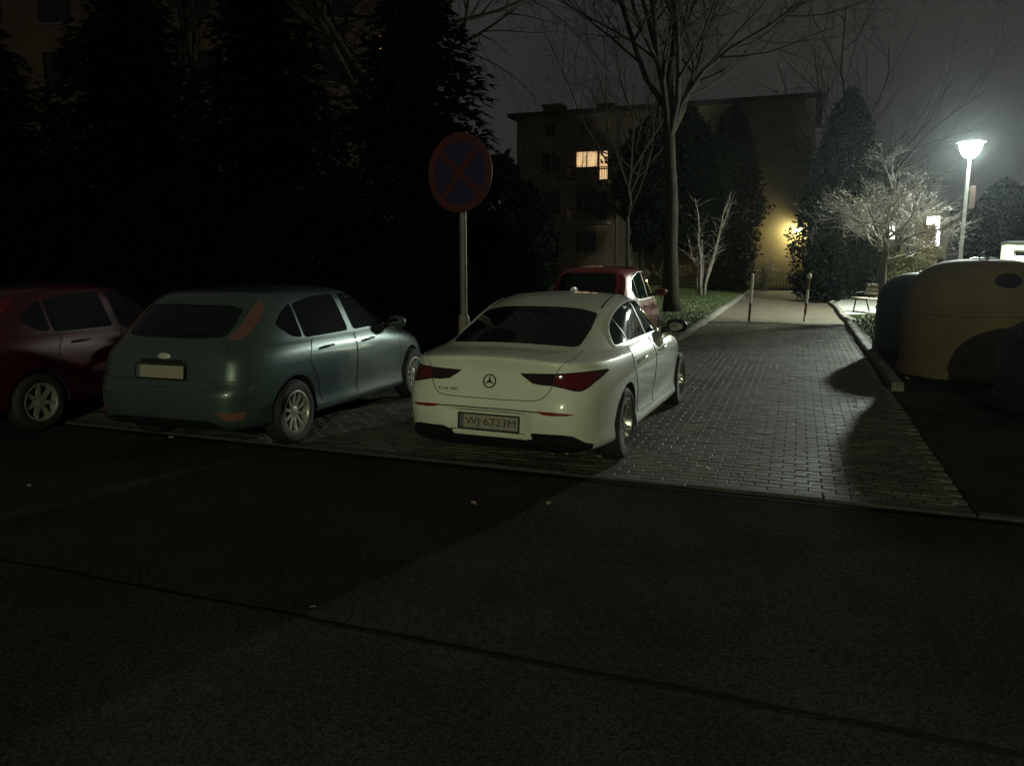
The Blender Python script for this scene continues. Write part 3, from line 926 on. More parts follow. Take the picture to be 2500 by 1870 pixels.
# ---- hatchbacks
def dress_hatch(c, S, paint):
    g = S['glass']
    c.patch('rear_window', S['rear_glass'], 'R', glass_dark, off=0.004, step=0.05)
    wsp = S['windscreen']
    c.patch('windscreen', wsp + [(x, -y) for x, y in reversed(wsp[1:-1])], 'T', glass_dark, off=0.004, step=0.07)
    for ax in ('r', 'l'):
        for poly in S['side_glass']:
            c.patch('side_window', round_poly(poly, 0.05), ax, g, off=0.003, step=0.05)
        if S.get('belt'):
            c.strip('window_trim', S['belt'], ax, 0.016, S['trim'], off=0.006)
        if S.get('rub'):
            c.strip('rubbing_strip', S['rub'], ax, 0.035, S['rub_mat'], off=0.010)
    add_doors(c, S['doors'], paint, S['handles'], S['handle_mat'])
    for sd in (-1, 1): door_mirror(c, *S['mirror'], sd, paint, S['mirror_mat'])
    for poly in (S['tail'], mirror_y(S['tail'])):
        c.patch('tail_light', poly, 'R', S['tail_mat'], off=0.008, depth=0.016, step=0.03)
    c.strip('rear_wiper', [(0.02, 1.068), (-0.10, 1.085), (-0.34, 1.10)], 'R', 0.016, black_plastic, off=0.016)
    for poly in (S['reflector'], mirror_y(S['reflector'])):
        c.patch('bumper_reflector', poly, 'R', S['refl_mat'], off=0.004, step=0.04)
    for ln in S['rear_lines']:
        c.strip('panel_gap', smooth_line(ln, 1), 'R', 0.008, seam_dark, off=0.002)
    c.patch('bumper_apron', S['apron'], 'R', black_plastic, off=0.004, step=0.06)
    for poly in (S['head'], mirror_y(S['head'])):
        c.patch('headlight', poly, 'F', lamp_clear, off=0.005, step=0.05)
    c.patch('grille', S['grille'], 'F', black_plastic, off=0.004, step=0.06)

HATCH = dict(glass=glass_dark,
 rear_glass=round_poly([(0.54, 1.075), (0.555, 1.18), (0.535, 1.30), (0.50, 1.375), (0.25, 1.392), (-0.25, 1.392), (-0.50, 1.375), (-0.535, 1.30), (-0.555, 1.18), (-0.54, 1.075), (-0.3, 1.06), (0.3, 1.06)], 0.05),
 windscreen=[(2.32, 0.0), (2.35, 0.35), (2.42, 0.58), (2.6, 0.635), (2.9, 0.69), (3.12, 0.74), (3.22, 0.66), (3.27, 0.3), (3.28, 0.0)],
 side_glass=[[(0.72, 1.150), (0.84, 1.250), (1.035, 1.345), (1.035, 1.01), (0.88, 1.035)],
             [(1.07, 1.005), (1.07, 1.335), (1.40, 1.385), (1.84, 1.395), (1.90, 1.005)],
             [(2.01, 1.005), (1.95, 1.395), (2.25, 1.380), (2.52, 1.285), (2.80, 1.14), (3.04, 1.01)]],
 belt=[(0.95, 1.000), (1.5, 0.985), (2.9, 0.985)], trim=teal_paint,
 rub=None, rub_mat=teal_paint,
 doors=[round_poly([(1.16, 0.985), (1.05, 0.80), (1.22, 0.55), (1.26, 0.34), (1.95, 0.32), (1.96, 0.985)], 0.06), round_poly([(1.985, 0.985), (1.975, 0.32), (2.98, 0.31), (3.06, 0.45), (3.04, 0.85), (2.98, 0.96)], 0.06)],
 handles=[(1.28, 0.885), (2.14, 0.875)], handle_mat=teal_paint,
 mirror=(2.80, 0.86, 1.03), mirror_mat=teal_paint,
 tail=[(-0.575, 1.062), (-0.640, 1.045), (-0.690, 1.09), (-0.680, 1.20), (-0.645, 1.315), (-0.600, 1.365), (-0.560, 1.365), (-0.585, 1.28), (-0.600, 1.18)], tail_mat=lamp_pink,
 reflector=[(-0.585, 0.440), (-0.79, 0.432), (-0.77, 0.362), (-0.66, 0.362)], refl_mat=lamp_pink,
 rear_lines=[[(0.80, 0.705), (0.5, 0.700), (-0.5, 0.700), (-0.80, 0.705)], [(0.60, 1.03), (0.64, 0.9), (0.63, 0.705)], [(-0.60, 1.03), (-0.64, 0.9), (-0.63, 0.705)], [(0.62, 0.64), (0.3, 0.60), (-0.3, 0.60), (-0.62, 0.64)]],
 apron=[(0.60, 0.335), (0.5, 0.36), (-0.5, 0.36), (-0.60, 0.335), (-0.62, 0.28), (0.62, 0.28)],
 head=[(0.42, 0.68), (0.60, 0.74), (0.74, 0.76), (0.78, 0.66), (0.60, 0.60), (0.44, 0.60)],
 grille=[(0.55, 0.50), (-0.55, 0.50), (-0.48, 0.36), (0.48, 0.36)])
c = foc
add_wheels(c, 'hatch', (0.82, 3.46), 0.890, 0.315, 0.205, 0.20, 10, False, hubcap_silver)
dress_hatch(c, HATCH, teal_paint)
number_plate(c, 0.052, 0.775, None, radians(8))
p, n = c.hit(0, 0.905, 'R')
b = MB().lathe([(0.0, 0.010), (0.045, 0.010), (0.060, 0.002), (0.060, -0.004)], 28, sx=1.15, sy=0.5)
o = obj('emblem', b.mesh('emblem', chrome, True, 40), c.t)
o.matrix_local = Matrix.Translation(p+n*0.003) @ Matrix.Rotation(0.2, 4, 'Y') @ REAR_ROT.to_4x4()
b = MB().bbox((-0.24, -0.018, 0.0), (0.24, 0.018, 0.022), 0.008)
p, n = c.hit(0, 0.862, 'R')
o = obj('hatch_handle', b.mesh('hatch_handle', black_plastic), c.t)
o.matrix_local = Matrix.Translation(p+n*0.001) @ Matrix.Rotation(0.2, 4, 'Y') @ REAR_ROT.to_4x4()
for sd in (-1, 1):
    c.strip('bumper_crease', smooth_line([(sd*0.30, 0.475), (sd*0.55, 0.470), (sd*0.78, 0.465)], 1), 'R', 0.030, teal_paint, off=0.008)
    c.strip('bumper_crease', smooth_line([(sd*0.52, 0.675), (sd*0.70, 0.678), (sd*0.82, 0.680)], 1), 'R', 0.022, teal_paint, off=0.010)
spo = [(0.56, 0.58), (0.52, 0.3), (0.51, 0.0), (0.51, -0.0), (0.52, -0.3), (0.56, -0.58), (0.78, -0.57), (0.80, 0.0), (0.78, 0.57)]
c.patch('roof_spoiler', spo, 'T', teal_paint, off=0.018, depth=0.03, step=0.06)

# ---- dark red hatchback on the far side of the teal one
red_dark = mat('dark_red_paint', (0.045, 0.004, 0.008), 0.4, 0.2, 0.5, 0.7, 0.10, noise_s=2, col2=(0.036, 0.003, 0.006))
import copy as _cp
RED_ROWS = [(r[0], r[1]*1.0, r[2]*0.96, r[3], r[4]-0.35*(r[4]-1.9)/2.43, r[5], r[6], r[7]) for r in FOC_ROWS]
red_c = Car('dark_red_hatchback', (-5.92, 7.30, 0), radians(90-18.5), 'dark red hatchback with silver hubcaps parked on the far side of the teal one', RED_ROWS, 1.8, red_dark, (0.74, 3.14), 0.30, 0.34, tilt=0.02, half_w=0.85)
S2 = _cp.deepcopy({k: v for k, v in HATCH.items() if not k.endswith('_mat') and k not in ('glass', 'trim')})
S2.update(glass=glass_dark, trim=black_plastic, rub=[(1.25, 0.52), (2.85, 0.52)], rub_mat=black_plastic, handle_mat=black_plastic, mirror_mat=red_dark, tail_mat=lamp_red, refl_mat=refl_red)
S2['side_glass'] = [[(x*0.93, z) for x, z in p_] for p_ in S2['side_glass']]
S2['doors'] = [[(x*0.93, z) for x, z in p_] for p_ in S2['doors']]
S2['handles'] = [(x*0.93, z) for x, z in S2['handles']]
S2['windscreen'] = [(x*0.95, y*0.95) for x, y in S2['windscreen']]
S2['belt'] = [(x*0.93, z) for x, z in S2['belt']]
S2['mirror'] = (2.6, 0.82, 1.03)
for k_ in ('rear_glass', 'tail', 'reflector', 'apron', 'head', 'grille'): S2[k_] = [(y*0.95, z) for y, z in S2[k_]]
S2['rear_lines'] = [[(y*0.95, z) for y, z in l] for l in S2['rear_lines']]
add_wheels(red_c, 'city', (0.74, 3.14), 0.855, 0.30, 0.195, 0.185, 7, False, hubcap_silver)
dress_hatch(red_c, S2, red_dark)
number_plate(red_c, 0.052, 0.775, None, radians(8))

# ---- red tall hatchback in front of the white saloon
red_bright = mat('red_paint', (0.30, 0.028, 0.018), 0.35, 0.1, 0.5, 1.0, 0.05, noise_s=2, col2=(0.26, 0.022, 0.015))
def tall(r):
    z = lambda q: q if q < 0.9 else 0.9+(q-0.9)*1.25
    return (r[0]*0.75, z(r[1]), r[2]*0.965, z(r[3]), r[4]-0.30*(r[4]-1.9)/2.43, z(r[5]), r[6], r[7])
SUV_ROWS = [tall(r) for r in FOC_ROWS]
suv = Car('red_hatchback', (1.22, 13.3, 0), radians(90-20.5), 'bright red tall hatchback parked beyond the white saloon near the lawn', SUV_ROWS, 1.85, red_bright, (0.74, 3.20), 0.31, 0.35, tilt=0.0, half_w=0.86)
S3 = _cp.deepcopy({k: v for k, v in HATCH.items() if not k.endswith('_mat') and k not in ('glass', 'trim')})
zf = lambda q: q if q < 0.9 else 0.9+(q-0.9)*1.25
S3.update(glass=glass_teal, trim=chrome, rub=None, rub_mat=black_plastic, handle_mat=red_bright, mirror_mat=red_bright, tail_mat=lamp_red, refl_mat=refl_red)
for k_ in ('rear_glass', 'tail', 'reflector', 'apron', 'head', 'grille'): S3[k_] = [(y*0.96, zf(z)) for y, z in S3[k_]]
S3['side_glass'] = [[(x*0.95, zf(z)) for x, z in p_] for p_ in S3['side_glass']]
S3['doors'] = [[(x*0.95, zf(z)) for x, z in p_] for p_ in S3['doors']]
S3['handles'] = [(x*0.95, z) for x, z in S3['handles']]
S3['windscreen'] = [(x*0.96, y*0.96) for x, y in S3['windscreen']]
S3['belt'] = [(x*0.95, zf(z)) for x, z in S3['belt']]
S3['rear_lines'] = [[(y*0.95, zf(z)) for y, z in l] for l in S3['rear_lines']]
S3['mirror'] = (2.62, 0.83, 1.10)
add_wheels(suv, 'tall', (0.74, 3.20), 0.862, 0.31, 0.20, 0.19, 6, False, alloy)
dress_hatch(suv, S3, red_bright)
number_plate(suv, 0.035, 0.775, None, radians(8))
for sd in (-1, 1):
    suv.strip('window_trim', [(0.70, 1.25), (0.84, 1.36), (1.0, 1.43), (1.5, 1.505), (2.05, 1.51), (2.30, 1.45), (2.62, 1.25), (2.85, 1.06)], 'r' if sd < 0 else 'l', 0.014, chrome, off=0.008)
# ------------------------------------------------------------------ buildings
plaster = mat('ochre_plaster', (0.15, 0.115, 0.070), 0.9, noise_s=0.8, col2=(0.115, 0.09, 0.055), bump=0.25, bump_s=30)
plaster_b = mat('brown_plaster', (0.105, 0.068, 0.042), 0.9, noise_s=0.7, col2=(0.08, 0.053, 0.034), bump=0.25, bump_s=30)
plaster_c = mat('cream_plaster', (0.46, 0.40, 0.28), 0.9, noise_s=0.9, col2=(0.38, 0.33, 0.23), bump=0.2, bump_s=30)
roof_m = mat('roof_felt', (0.02, 0.02, 0.022), 0.8)
frame_m = mat('window_frame', (0.14, 0.13, 0.11), 0.6)
frame_d = mat('window_frame_brown', (0.03, 0.02, 0.014), 0.6)
pane_d = mat('window_glass', (0.008, 0.010, 0.012), 0.05, 0, 0.6)
def lit(name, col, st, col2=None):
    m = bpy.data.materials.new(name); m.use_nodes = True
    nd = m.node_tree.nodes; lk = m.node_tree.links; nd.clear()
    o = nd.new('ShaderNodeOutputMaterial'); e = nd.new('ShaderNodeEmission')
    tc = nd.new('ShaderNodeTexCoord'); n = nd.new('ShaderNodeTexNoise'); n.inputs['Scale'].default_value = 1.3
    r = nd.new('ShaderNodeValToRGB'); r.color_ramp.elements[0].position = 0.3; r.color_ramp.elements[1].position = 0.7
    r.color_ramp.elements[0].color = (*col, 1); r.color_ramp.elements[1].color = (*(col2 or col), 1)
    lk.new(tc.outputs['Object'], n.inputs['Vector']); lk.new(n.outputs['Fac'], r.inputs['Fac']); lk.new(r.outputs['Color'], e.inputs['Color'])
    e.inputs['Strength'].default_value = st; lk.new(e.outputs[0], o.inputs['Surface'])
    MATS[name] = m
    return m
room_warm = lit('lit_room', (1.0, 0.60, 0.28), 0.85, (1.0, 0.70, 0.36))
room_white = lit('lit_room_white', (0.95, 1.0, 0.95), 6.0)
room_amber = lit('lit_room_amber', (1.0, 0.52, 0.14), 0.9)

class House:
    """facade in the (a, z) plane of its own frame: a along the wall, y = 0 is the outer face, body behind at +y"""
    def __init__(s, M, a0, a1, top, depth, name, label, wall_m, roof=True, chimneys=()):
        s.M = M
        s.t = thing(name, (0, 0, 0), 0, label, 'building')
        s.t.matrix_world = M
        s.a0, s.a1, s.top, s.depth, s.wall_m = a0, a1, top, depth, wall_m
        s.op = []
        s.chim = chimneys; s.roof = roof; s.eave = 0.5
    def build(s):
        A = sorted({s.a0, s.a1} | {o[0] for o in s.op} | {o[1] for o in s.op})
        Z = sorted({0.0, s.top} | {o[2] for o in s.op} | {o[3] for o in s.op})
        b = MB()
        for i in range(len(A)-1):
            for j in range(len(Z)-1):
                ca = (A[i]+A[i+1])/2; cz = (Z[j]+Z[j+1])/2
                if any(o[0] < ca < o[1] and o[2] < cz < o[3] for o in s.op): continue
                b.add([(A[i], 0, Z[j]), (A[i+1], 0, Z[j]), (A[i+1], 0, Z[j+1]), (A[i], 0, Z[j+1])], [(0, 1, 2, 3)])
        for x0, x1, z0, z1 in [o[:4] for o in s.op]:
            d = 0.18
            b.add([(x0, 0, z0), (x1, 0, z0), (x1, 0, z1), (x0, 0, z1), (x0, d, z0), (x1, d, z0), (x1, d, z1), (x0, d, z1)],
                  [(0, 4, 5, 1), (1, 5, 6, 2), (2, 6, 7, 3), (3, 7, 4, 0)])
        D = s.depth
        b.add([(s.a0, 0, 0), (s.a0, D, 0), (s.a0, D, s.top), (s.a0, 0, s.top)], [(0, 3, 2, 1)])
        b.add([(s.a1, 0, 0), (s.a1, D, 0), (s.a1, D, s.top), (s.a1, 0, s.top)], [(0, 1, 2, 3)])
        b.add([(s.a0, D, 0), (s.a1, D, 0), (s.a1, D, s.top), (s.a0, D, s.top)], [(1, 0, 3, 2)])
        b.obj('wall', s.wall_m, s.t)
        e = s.eave
        b = MB().box((s.a0-e, -e-0.05, s.top), (s.a1+e, D+e, s.top+(0.22 if e > 0.2 else 0.06)))
        if s.roof:
            m = (s.a0-0.5, s.a1+0.5)
            b.add([(m[0], -0.55, s.top+0.22), (m[1], -0.55, s.top+0.22), (m[1], D+0.5, s.top+0.22), (m[0], D+0.5, s.top+0.22), (m[0]+3, D/2, s.top+0.9), (m[1]-3, D/2, s.top+0.9)],
                  [(0, 1, 5, 4), (2, 3, 4, 5), (1, 2, 5), (3, 0, 4)])
        rf = b.obj('roof', roof_m, s.t)
        for x, y, w, h in s.chim:
            MB().box((x-w/2, y-w/2, s.top+0.2), (x+w/2, y+w/2, s.top+0.2+h)).box((x-w/2-0.1, y-w/2-0.1, s.top+0.2+h), (x+w/2+0.1, y+w/2+0.1, s.top+0.32+h)).obj('chimney', plaster_b, rf)
        for o in s.op: s.window(*o)
        return s
    def add(s, x0, x1, z0, z1, pm=None, cols=2, fm=None, sill=True, mid=None):
        s.op.append((x0, x1, z0, z1, pm or pane_d, cols, fm or frame_m, sill, mid))
    def window(s, x0, x1, z0, z1, pm, cols, fm, sill, mid):
        y = 0.12; t = 0.06
        f = MB()
        f.box((x0, y-0.03, z0), (x0+t, y+0.03, z1)).box((x1-t, y-0.03, z0), (x1, y+0.03, z1))
        f.box((x0+t, y-0.03, z0), (x1-t, y+0.03, z0+t)).box((x0+t, y-0.03, z1-t), (x1-t, y+0.03, z1))
        w = (x1-x0)/cols
        for k in range(1, cols): f.box((x0+k*w-t/2, y-0.03, z0+t), (x0+k*w+t/2, y+0.03, z1-t))
        if mid: f.box((x0+t, y-0.028, mid-0.04), (x1-t, y+0.028, mid+0.04))
        fo = f.obj('window', fm, s.t)
        for k in range(cols):
            MB().box((x0+k*w+0.03, y+0.005, z0+0.03), (x0+(k+1)*w-0.03, y+0.015, z1-0.03)).obj('pane', pm, fo)
        if sill: MB().box((x0-0.08, -0.10, z0-0.06), (x1+0.08, 0.02, z0-0.002)).obj('sill', frame_m, fo)

# apartment house closing the street
HB = House(SM @ Matrix.Translation((0, 44, 0)), -17.6, 1.15, 11.05, 11, 'apartment_house', 'ochre apartment house closing the street, one warm window lit on its third floor', plaster,
           chimneys=((-16.2, 4, 1.3, 1.1), (-12.4, 4, 1.0, 0.9)))
cols_a = [(-15.9, -14.5), (-13.49, -11.98), (-9.6, -8.1), (-7.2, -5.7), (-4.6, -3.2)]
for k, (x0, x1) in enumerate(cols_a):
    for zz in (7.30, 4.70, 2.10):
        if k == 1 and zz == 7.30: continue
        HB.add(x0, x1, zz, zz+1.45, None, 2 if x1-x0 < 1.45 else 3, frame_m if (k+int(zz)) % 2 else frame_d)
    HB.add(x0+0.3, x0+1.0, 9.75, 10.5, None, 1, frame_d, False)
HB.add(-13.49, -11.98, 7.60, 8.72, room_warm, 2, frame_d)
HB.add(-11.93, -11.27, 6.80, 8.70, room_warm, 1, frame_d, False, 7.55)
HB.add(-11.93, -11.27, 4.20, 6.10, None, 1, frame_d, False, 5.0)
HB.build()
for x_ in (-17.3, -10.6, -2.4):
    MB().tube([(x_, -0.09, 0.1), (x_, -0.09, 10.9)], 0.055, 8).obj('downpipe', metal_grey, HB.t, True)
MB().box((-17.62, -0.07, 9.35), (1.17, -0.002, 9.52)).obj('string_course', plaster, HB.t)
bal = MB()
balc = [(-13.7, -1.1, 6.55), (-13.7, -1.1, 3.95)]
for zz in (6.55, 3.95):
    sl = MB().box((-13.8, -1.15, zz), (-11.0, -0.002, zz+0.16)).obj('balcony', concrete, HB.t)
    MB().box((-13.8, -1.15, zz+0.161), (-13.74, -0.01, zz+1.0)).obj('balcony_side', plaster_b, sl)
    for i in range(18):
        MB().box((-13.73+i*0.155, -1.13, zz+0.161), (-13.71+i*0.155, -1.10, zz+0.95)).obj('baluster', dark_metal, sl)
    MB().box((-13.74, -1.15, zz+0.951), (-11.0, -1.08, zz+1.0)).obj('rail', dark_metal, sl)
# wall lamp over the side door of that house
wl_t = thing('wall_lamp', sr(43.55, 0.62, 3.45), RZ, 'bright yellowish wall lamp on the ochre apartment house behind the clipped evergreen', 'wall lamp')
MB().tube([(0, 0.45, 0.1), (0, 0.1, 0.12), (0, 0, 0.05)], 0.02, 8).obj('bracket', dark_metal, wl_t)
MB().lathe([(0.0, -0.17), (0.09, -0.13), (0.12, 0.0), (0.09, 0.11)], 16).obj('glowing_head', LAMP_WALL, wl_t, True)
MB().lathe([(0.17, 0.11), (0.05, 0.19), (0.0, 0.20)], 16).obj('cutoff_cap', dark_metal, wl_t)  # cap added to turn the light down the wall

# big brown block on the left, almost lost in the dark
LM = Matrix.Translation((-34, 39, 0)) @ Matrix.Rotation(radians(-3), 4, 'Z')
HL = House(LM, 0, 28.6, 15.5, 12, 'apartment_block', 'tall brown apartment block in deep shade behind the dark evergreens', plaster_b, roof=False)
for i in range(8):
    for j in range(5):
        x0 = 1.2+i*3.4; z0 = 1.6+j*2.8
        pm = None
        HL.add(x0, x0+1.7, z0, z0+1.5, pm, 2, frame_d)
HL.add(27.75, 28.15, 10.9, 12.1, room_amber, 1, frame_d, False)
HL.build()

# low pavilion with lit shop windows
PV = House(SM @ Matrix.Translation((0, 55, 0)), 5.4, 10.35, 4.98, 9, 'shop_pavilion', 'low cream pavilion with glaring white lit windows among the trees', plaster_c, roof=False)
PV.add(6.25, 7.08, 3.05, 4.15, room_white, 1, frame_m, False)
PV.add(8.92, 9.85, 3.75, 4.70, room_white, 1, frame_m, False)
PV.add(9.40, 9.93, 2.55, 3.70, room_white, 1, frame_m, False)
PV.build()

# small white cabin beside the lamp
white_wall = mat('white_wall', (0.75, 0.74, 0.64), 0.7, noise_s=3, col2=(0.66, 0.65, 0.55))
KM = SM @ Matrix.Translation((6.99, 22.6, 0)) @ Matrix.Rotation(radians(-6), 4, 'Z')
KB = House(KM, 0, 2.6, 2.25, 2.0, 'kiosk', 'small white cabin with a square window behind the containers', white_wall, roof=False)
KB.eave = 0.03
KB.add(0.14, 0.55, 1.78, 2.02, pane_d, 1, white_wall, False)
KB.build()

# ------------------------------------------------------------------ vegetation
bark = mat('bark', (0.032, 0.027, 0.021), 0.95, 0, 0.1, noise_s=4, col2=(0.020, 0.017, 0.014), bump=0.8, bump_s=18)
bark_pale = mat('bark_pale', (0.32, 0.28, 0.23), 0.85, noise_s=5, col2=(0.20, 0.17, 0.14), bump=0.5, bump_s=16)
bark_grey = mat('bark_grey', (0.13, 0.12, 0.10), 0.85, noise_s=5, col2=(0.09, 0.08, 0.07), bump=0.6, bump_s=18)
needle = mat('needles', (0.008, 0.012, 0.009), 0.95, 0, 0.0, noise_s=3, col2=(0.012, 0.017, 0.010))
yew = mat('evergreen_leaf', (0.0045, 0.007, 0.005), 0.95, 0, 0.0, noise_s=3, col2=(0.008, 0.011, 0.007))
olive_leaf = mat('olive_leaf', (0.12, 0.12, 0.045), 0.7, noise_s=2, col2=(0.17, 0.155, 0.06))
gold_leaf = mat('golden_leaf', (0.33, 0.23, 0.10), 0.7, noise_s=2, col2=(0.24, 0.18, 0.07))
twig_leaf = mat('dry_leaf', (0.16, 0.17, 0.10), 0.7, noise_s=2, col2=(0.11, 0.12, 0.07))

def bare_tree(name, loc, label, H, r0, seed, bark_m, fork=0.45, nmain=6, spread=0.6, levels=3, droop=0.0, leaves=None, group=None, lean=(0, 0), kids=(7, 6, 5), twig=1.0, crown_m=None, leaf_n=1, leaf_s=0.05, up=0.25):
    rd = random.Random(seed)
    t = thing(name, loc, 0, label, 'tree', group)
    tb = MB(); cb = MB(); lb = MB()
    pts = []; rad = []
    n = 9
    for i in range(n+1):
        f = i/n
        z = H*fork*f if nmain else H*f
        pts.append(Vector((lean[0]*f+rd.uniform(-.03, .03)*f*3, lean[1]*f+rd.uniform(-.03, .03)*f*3, z)))
        rad.append(r0*(1.35 if i == 0 else 1.0)*(1-0.35*f))
    tb.tube(pts, rad, 12)
    top = pts[-1]
    def grow(p, d, L, r, lev):
        nseg = 6 if lev == 0 else (5 if lev == 1 else 4)
        q = [p]; rr = [r]; dd = d.copy()
        for i in range(nseg):
            dd = (dd + Vector((rd.gauss(0, .16), rd.gauss(0, .16), rd.gauss(0, .10)+(up*0.3 if lev < 2 else 0)-droop*0.1*lev))).normalized()
            q.append(q[-1]+dd*(L/nseg)); rr.append(r*(1-0.75*(i+1)/nseg))
        cb.tube(q, rr, 7 if lev == 0 else (5 if lev == 1 else 3), cap=False)
        if lev < levels:
            k = kids[min(lev, len(kids)-1)]
            for j in range(k):
                f = 0.22+0.78*(j+rd.random()*0.8)/k
                i0 = min(nseg-1, int(f*nseg)); pp = q[i0].lerp(q[i0+1], f*nseg-i0)
                ax = Vector((rd.gauss(0, 1), rd.gauss(0, 1), rd.gauss(0, .6))); ax = (ax-dd*ax.dot(dd)).normalized()
                nd_ = (dd*rd.uniform(.55, .9)+ax*rd.uniform(.5, .95)).normalized()
                grow(pp, nd_, L*rd.uniform(.38, .62)*twig, max(0.004, rr[i0]*0.55), lev+1)
        elif leaves:
            for _ in range(leaf_n):
                pp = q[rd.randrange(1, len(q))]
                a = Vector((rd.gauss(0, 1), rd.gauss(0, 1), rd.gauss(0, 1))).normalized()*leaf_s; b_ = a.orthogonal().normalized()*leaf_s*0.6
                lb.add([tuple(pp), tuple(pp+a+b_), tuple(pp+a*2), tuple(pp+a-b_)], [(0, 1, 2, 3)])
    for k in range(nmain):
        a = 2*pi*(k+rd.random()*0.6)/nmain
        hf = rd.uniform(0.72, 1.0) if k else 1.0
        p = top if hf > .93 else pts[int(hf*n)]
        d = Vector((cos(a)*spread, sin(a)*spread, rd.uniform(.55, 1.0))).normalized()
        if k == 0: d = Vector((0.08, 0.05, 1)).normalized()
        grow(p, d, H*(1-fork)*rd.uniform(.75, 1.08), r0*0.43*(1 if k else 1.2), 0)
    tb.obj('trunk', bark_m, t, True)
    cb.obj('crown', crown_m or bark_m, t, True)
    if leaves: lb.obj('leaves', leaves, t)
    return t

def conifer(name, loc, label, H, R, seed, m=needle, group=None, zb=0.4, tiers=34, dens=11, droop=0.35, shape=0.85):
    rd = random.Random(seed)
    t = thing(name, loc, 0, label, 'tree', group)
    MB().tube([(0, 0, 0), (0, 0, H*0.5), (0, 0, H*0.98)], [0.16, 0.10, 0.01], 8).obj('trunk', bark, t, True)
    cb = MB()
    for i in range(tiers):
        f = i/(tiers-1)
        z = zb+(H-zb)*f**0.95
        rr = R*(1-f)**shape+0.10
        nb = max(4, int(dens*(0.45+rr/R)))
        for j in range(nb):
            a = rd.uniform(0, 2*pi); L = rr*rd.uniform(.62, 1.10)
            k = max(3, int(L/0.16))
            for q in range(k):
                g = (q+0.6)/k
                p = Vector((cos(a)*L*g, sin(a)*L*g, z-droop*L*g*g+0.12*L*g))+Vector((rd.gauss(0, .05), rd.gauss(0, .05), rd.gauss(0, .04)))
                for _ in range(4):
                    aa = a+rd.uniform(-1.1, 1.1); l = rd.uniform(.12, .27)
                    e = p+Vector((cos(aa)*l, sin(aa)*l, rd.uniform(-.14, .05)))
                    w_ = Vector((-sin(aa), cos(aa), rd.uniform(-.5, .5)))*l*0.22
                    cb.add([tuple(p-w_), tuple(p+w_), tuple(e)], [(0, 1, 2)])
    cb.obj('crown', m, t)
    return t

def evergreen(name, loc, label, H, R, seed, m=yew, n=9000, group=None, cat='tree', prof=None, leaf=0.13, zb=0.1, stem=True, lumps=1.0):
    """dense crown of small leaf sprays through a lumpy volume"""
    rd = random.Random(seed)
    t = thing(name, loc, 0, label, cat, group)
    MB().tube([(0, 0, 0), (0.02, 0.02, H*0.4), (0, 0, H*0.8)], [0.05+R*0.05, 0.04+R*0.03, 0.01], 8).obj('trunk' if cat == 'tree' else 'stem', bark, t, True)
    prof = prof or (lambda f: (0.55+0.75*f) if f < 0.35 else max(0.0, 1-((f-0.35)/0.65)**1.9)**0.75)
    cb = MB()
    off = rd.uniform(0, 50)
    for _ in range(n):
        f = rd.random()**0.92; a = rd.uniform(0, 2*pi)
        z = zb+(H-zb)*f
        lump = 1+lumps*0.26*noise.noise((cos(a)*2.0+off, sin(a)*2.0, z*1.1))+lumps*0.13*noise.noise((cos(a)*5+off, sin(a)*5, z*3.1))
        rr = R*prof(f)*lump*(rd.random()**0.28)
        p = Vector((cos(a)*rr, sin(a)*rr, z))
        out = Vector((cos(a), sin(a), rd.uniform(-.3, .9))).normalized()
        l = leaf*rd.uniform(.6, 1.5)
        sd = out.cross(Vector((rd.gauss(0, 1), rd.gauss(0, 1), rd.gauss(0, 1)))).normalized()*l*0.45
        o2 = out+Vector((rd.gauss(0, .5), rd.gauss(0, .5), rd.gauss(0, .5)))
        cb.add([tuple(p), tuple(p+o2*l*0.55+sd), tuple(p+o2*l*1.1), tuple(p+o2*l*0.55-sd)], [(0, 1, 2, 3)])
    cb.obj('crown' if cat == 'tree' else 'foliage', m, t)
    return t

def twiggy(name, loc, label, H, R, seed, m, n=60, group=None, leaf=None, leaf_n=0, thick=0.012):
    """shrub of many thin stems"""
    rd = random.Random(seed)
    t = thing(name, loc, 0, label, 'shrub', group)
    b = MB(); lb = MB()
    for i in range(n):
        a = rd.uniform(0, 2*pi); sp = rd.random()**0.6*R
        q = [Vector((rd.gauss(0, .08), rd.gauss(0, .08), 0))]
        e = Vector((cos(a)*sp, sin(a)*sp, H*rd.uniform(.6, 1.0)*(1-0.35*(sp/R)**2)))
        for k in range(1, 5):
            g = k/4
            q.append(Vector((e.x*g**1.3, e.y*g**1.3, e.z*g))+Vector((rd.gauss(0, .04), rd.gauss(0, .04), 0)))
        b.tube(q, [thick, thick*.8, thick*.6, thick*.45, thick*.25], 4, cap=False)
        for _ in range(3):
            s_ = q[rd.randrange(2, 5)]; d = Vector((rd.gauss(0, 1), rd.gauss(0, 1), abs(rd.gauss(0, .8)))).normalized()*H*0.22
            b.tube([s_, s_+d*.5+Vector((0, 0, .02)), s_+d], [thick*.5, thick*.4, thick*.2], 3, cap=False)
            for _ in range(leaf_n):
                pp = s_+d*rd.random(); u = Vector((rd.gauss(0, 1), rd.gauss(0, 1), rd.gauss(0, 1))).normalized()*0.05; v = u.orthogonal().normalized()*0.03
                lb.add([tuple(pp), tuple(pp+u+v), tuple(pp+u*2), tuple(pp+u-v)], [(0, 1, 2, 3)])
    b.obj('stems', m, t, True)
    if leaf: lb.obj('foliage', leaf, t)
    return t

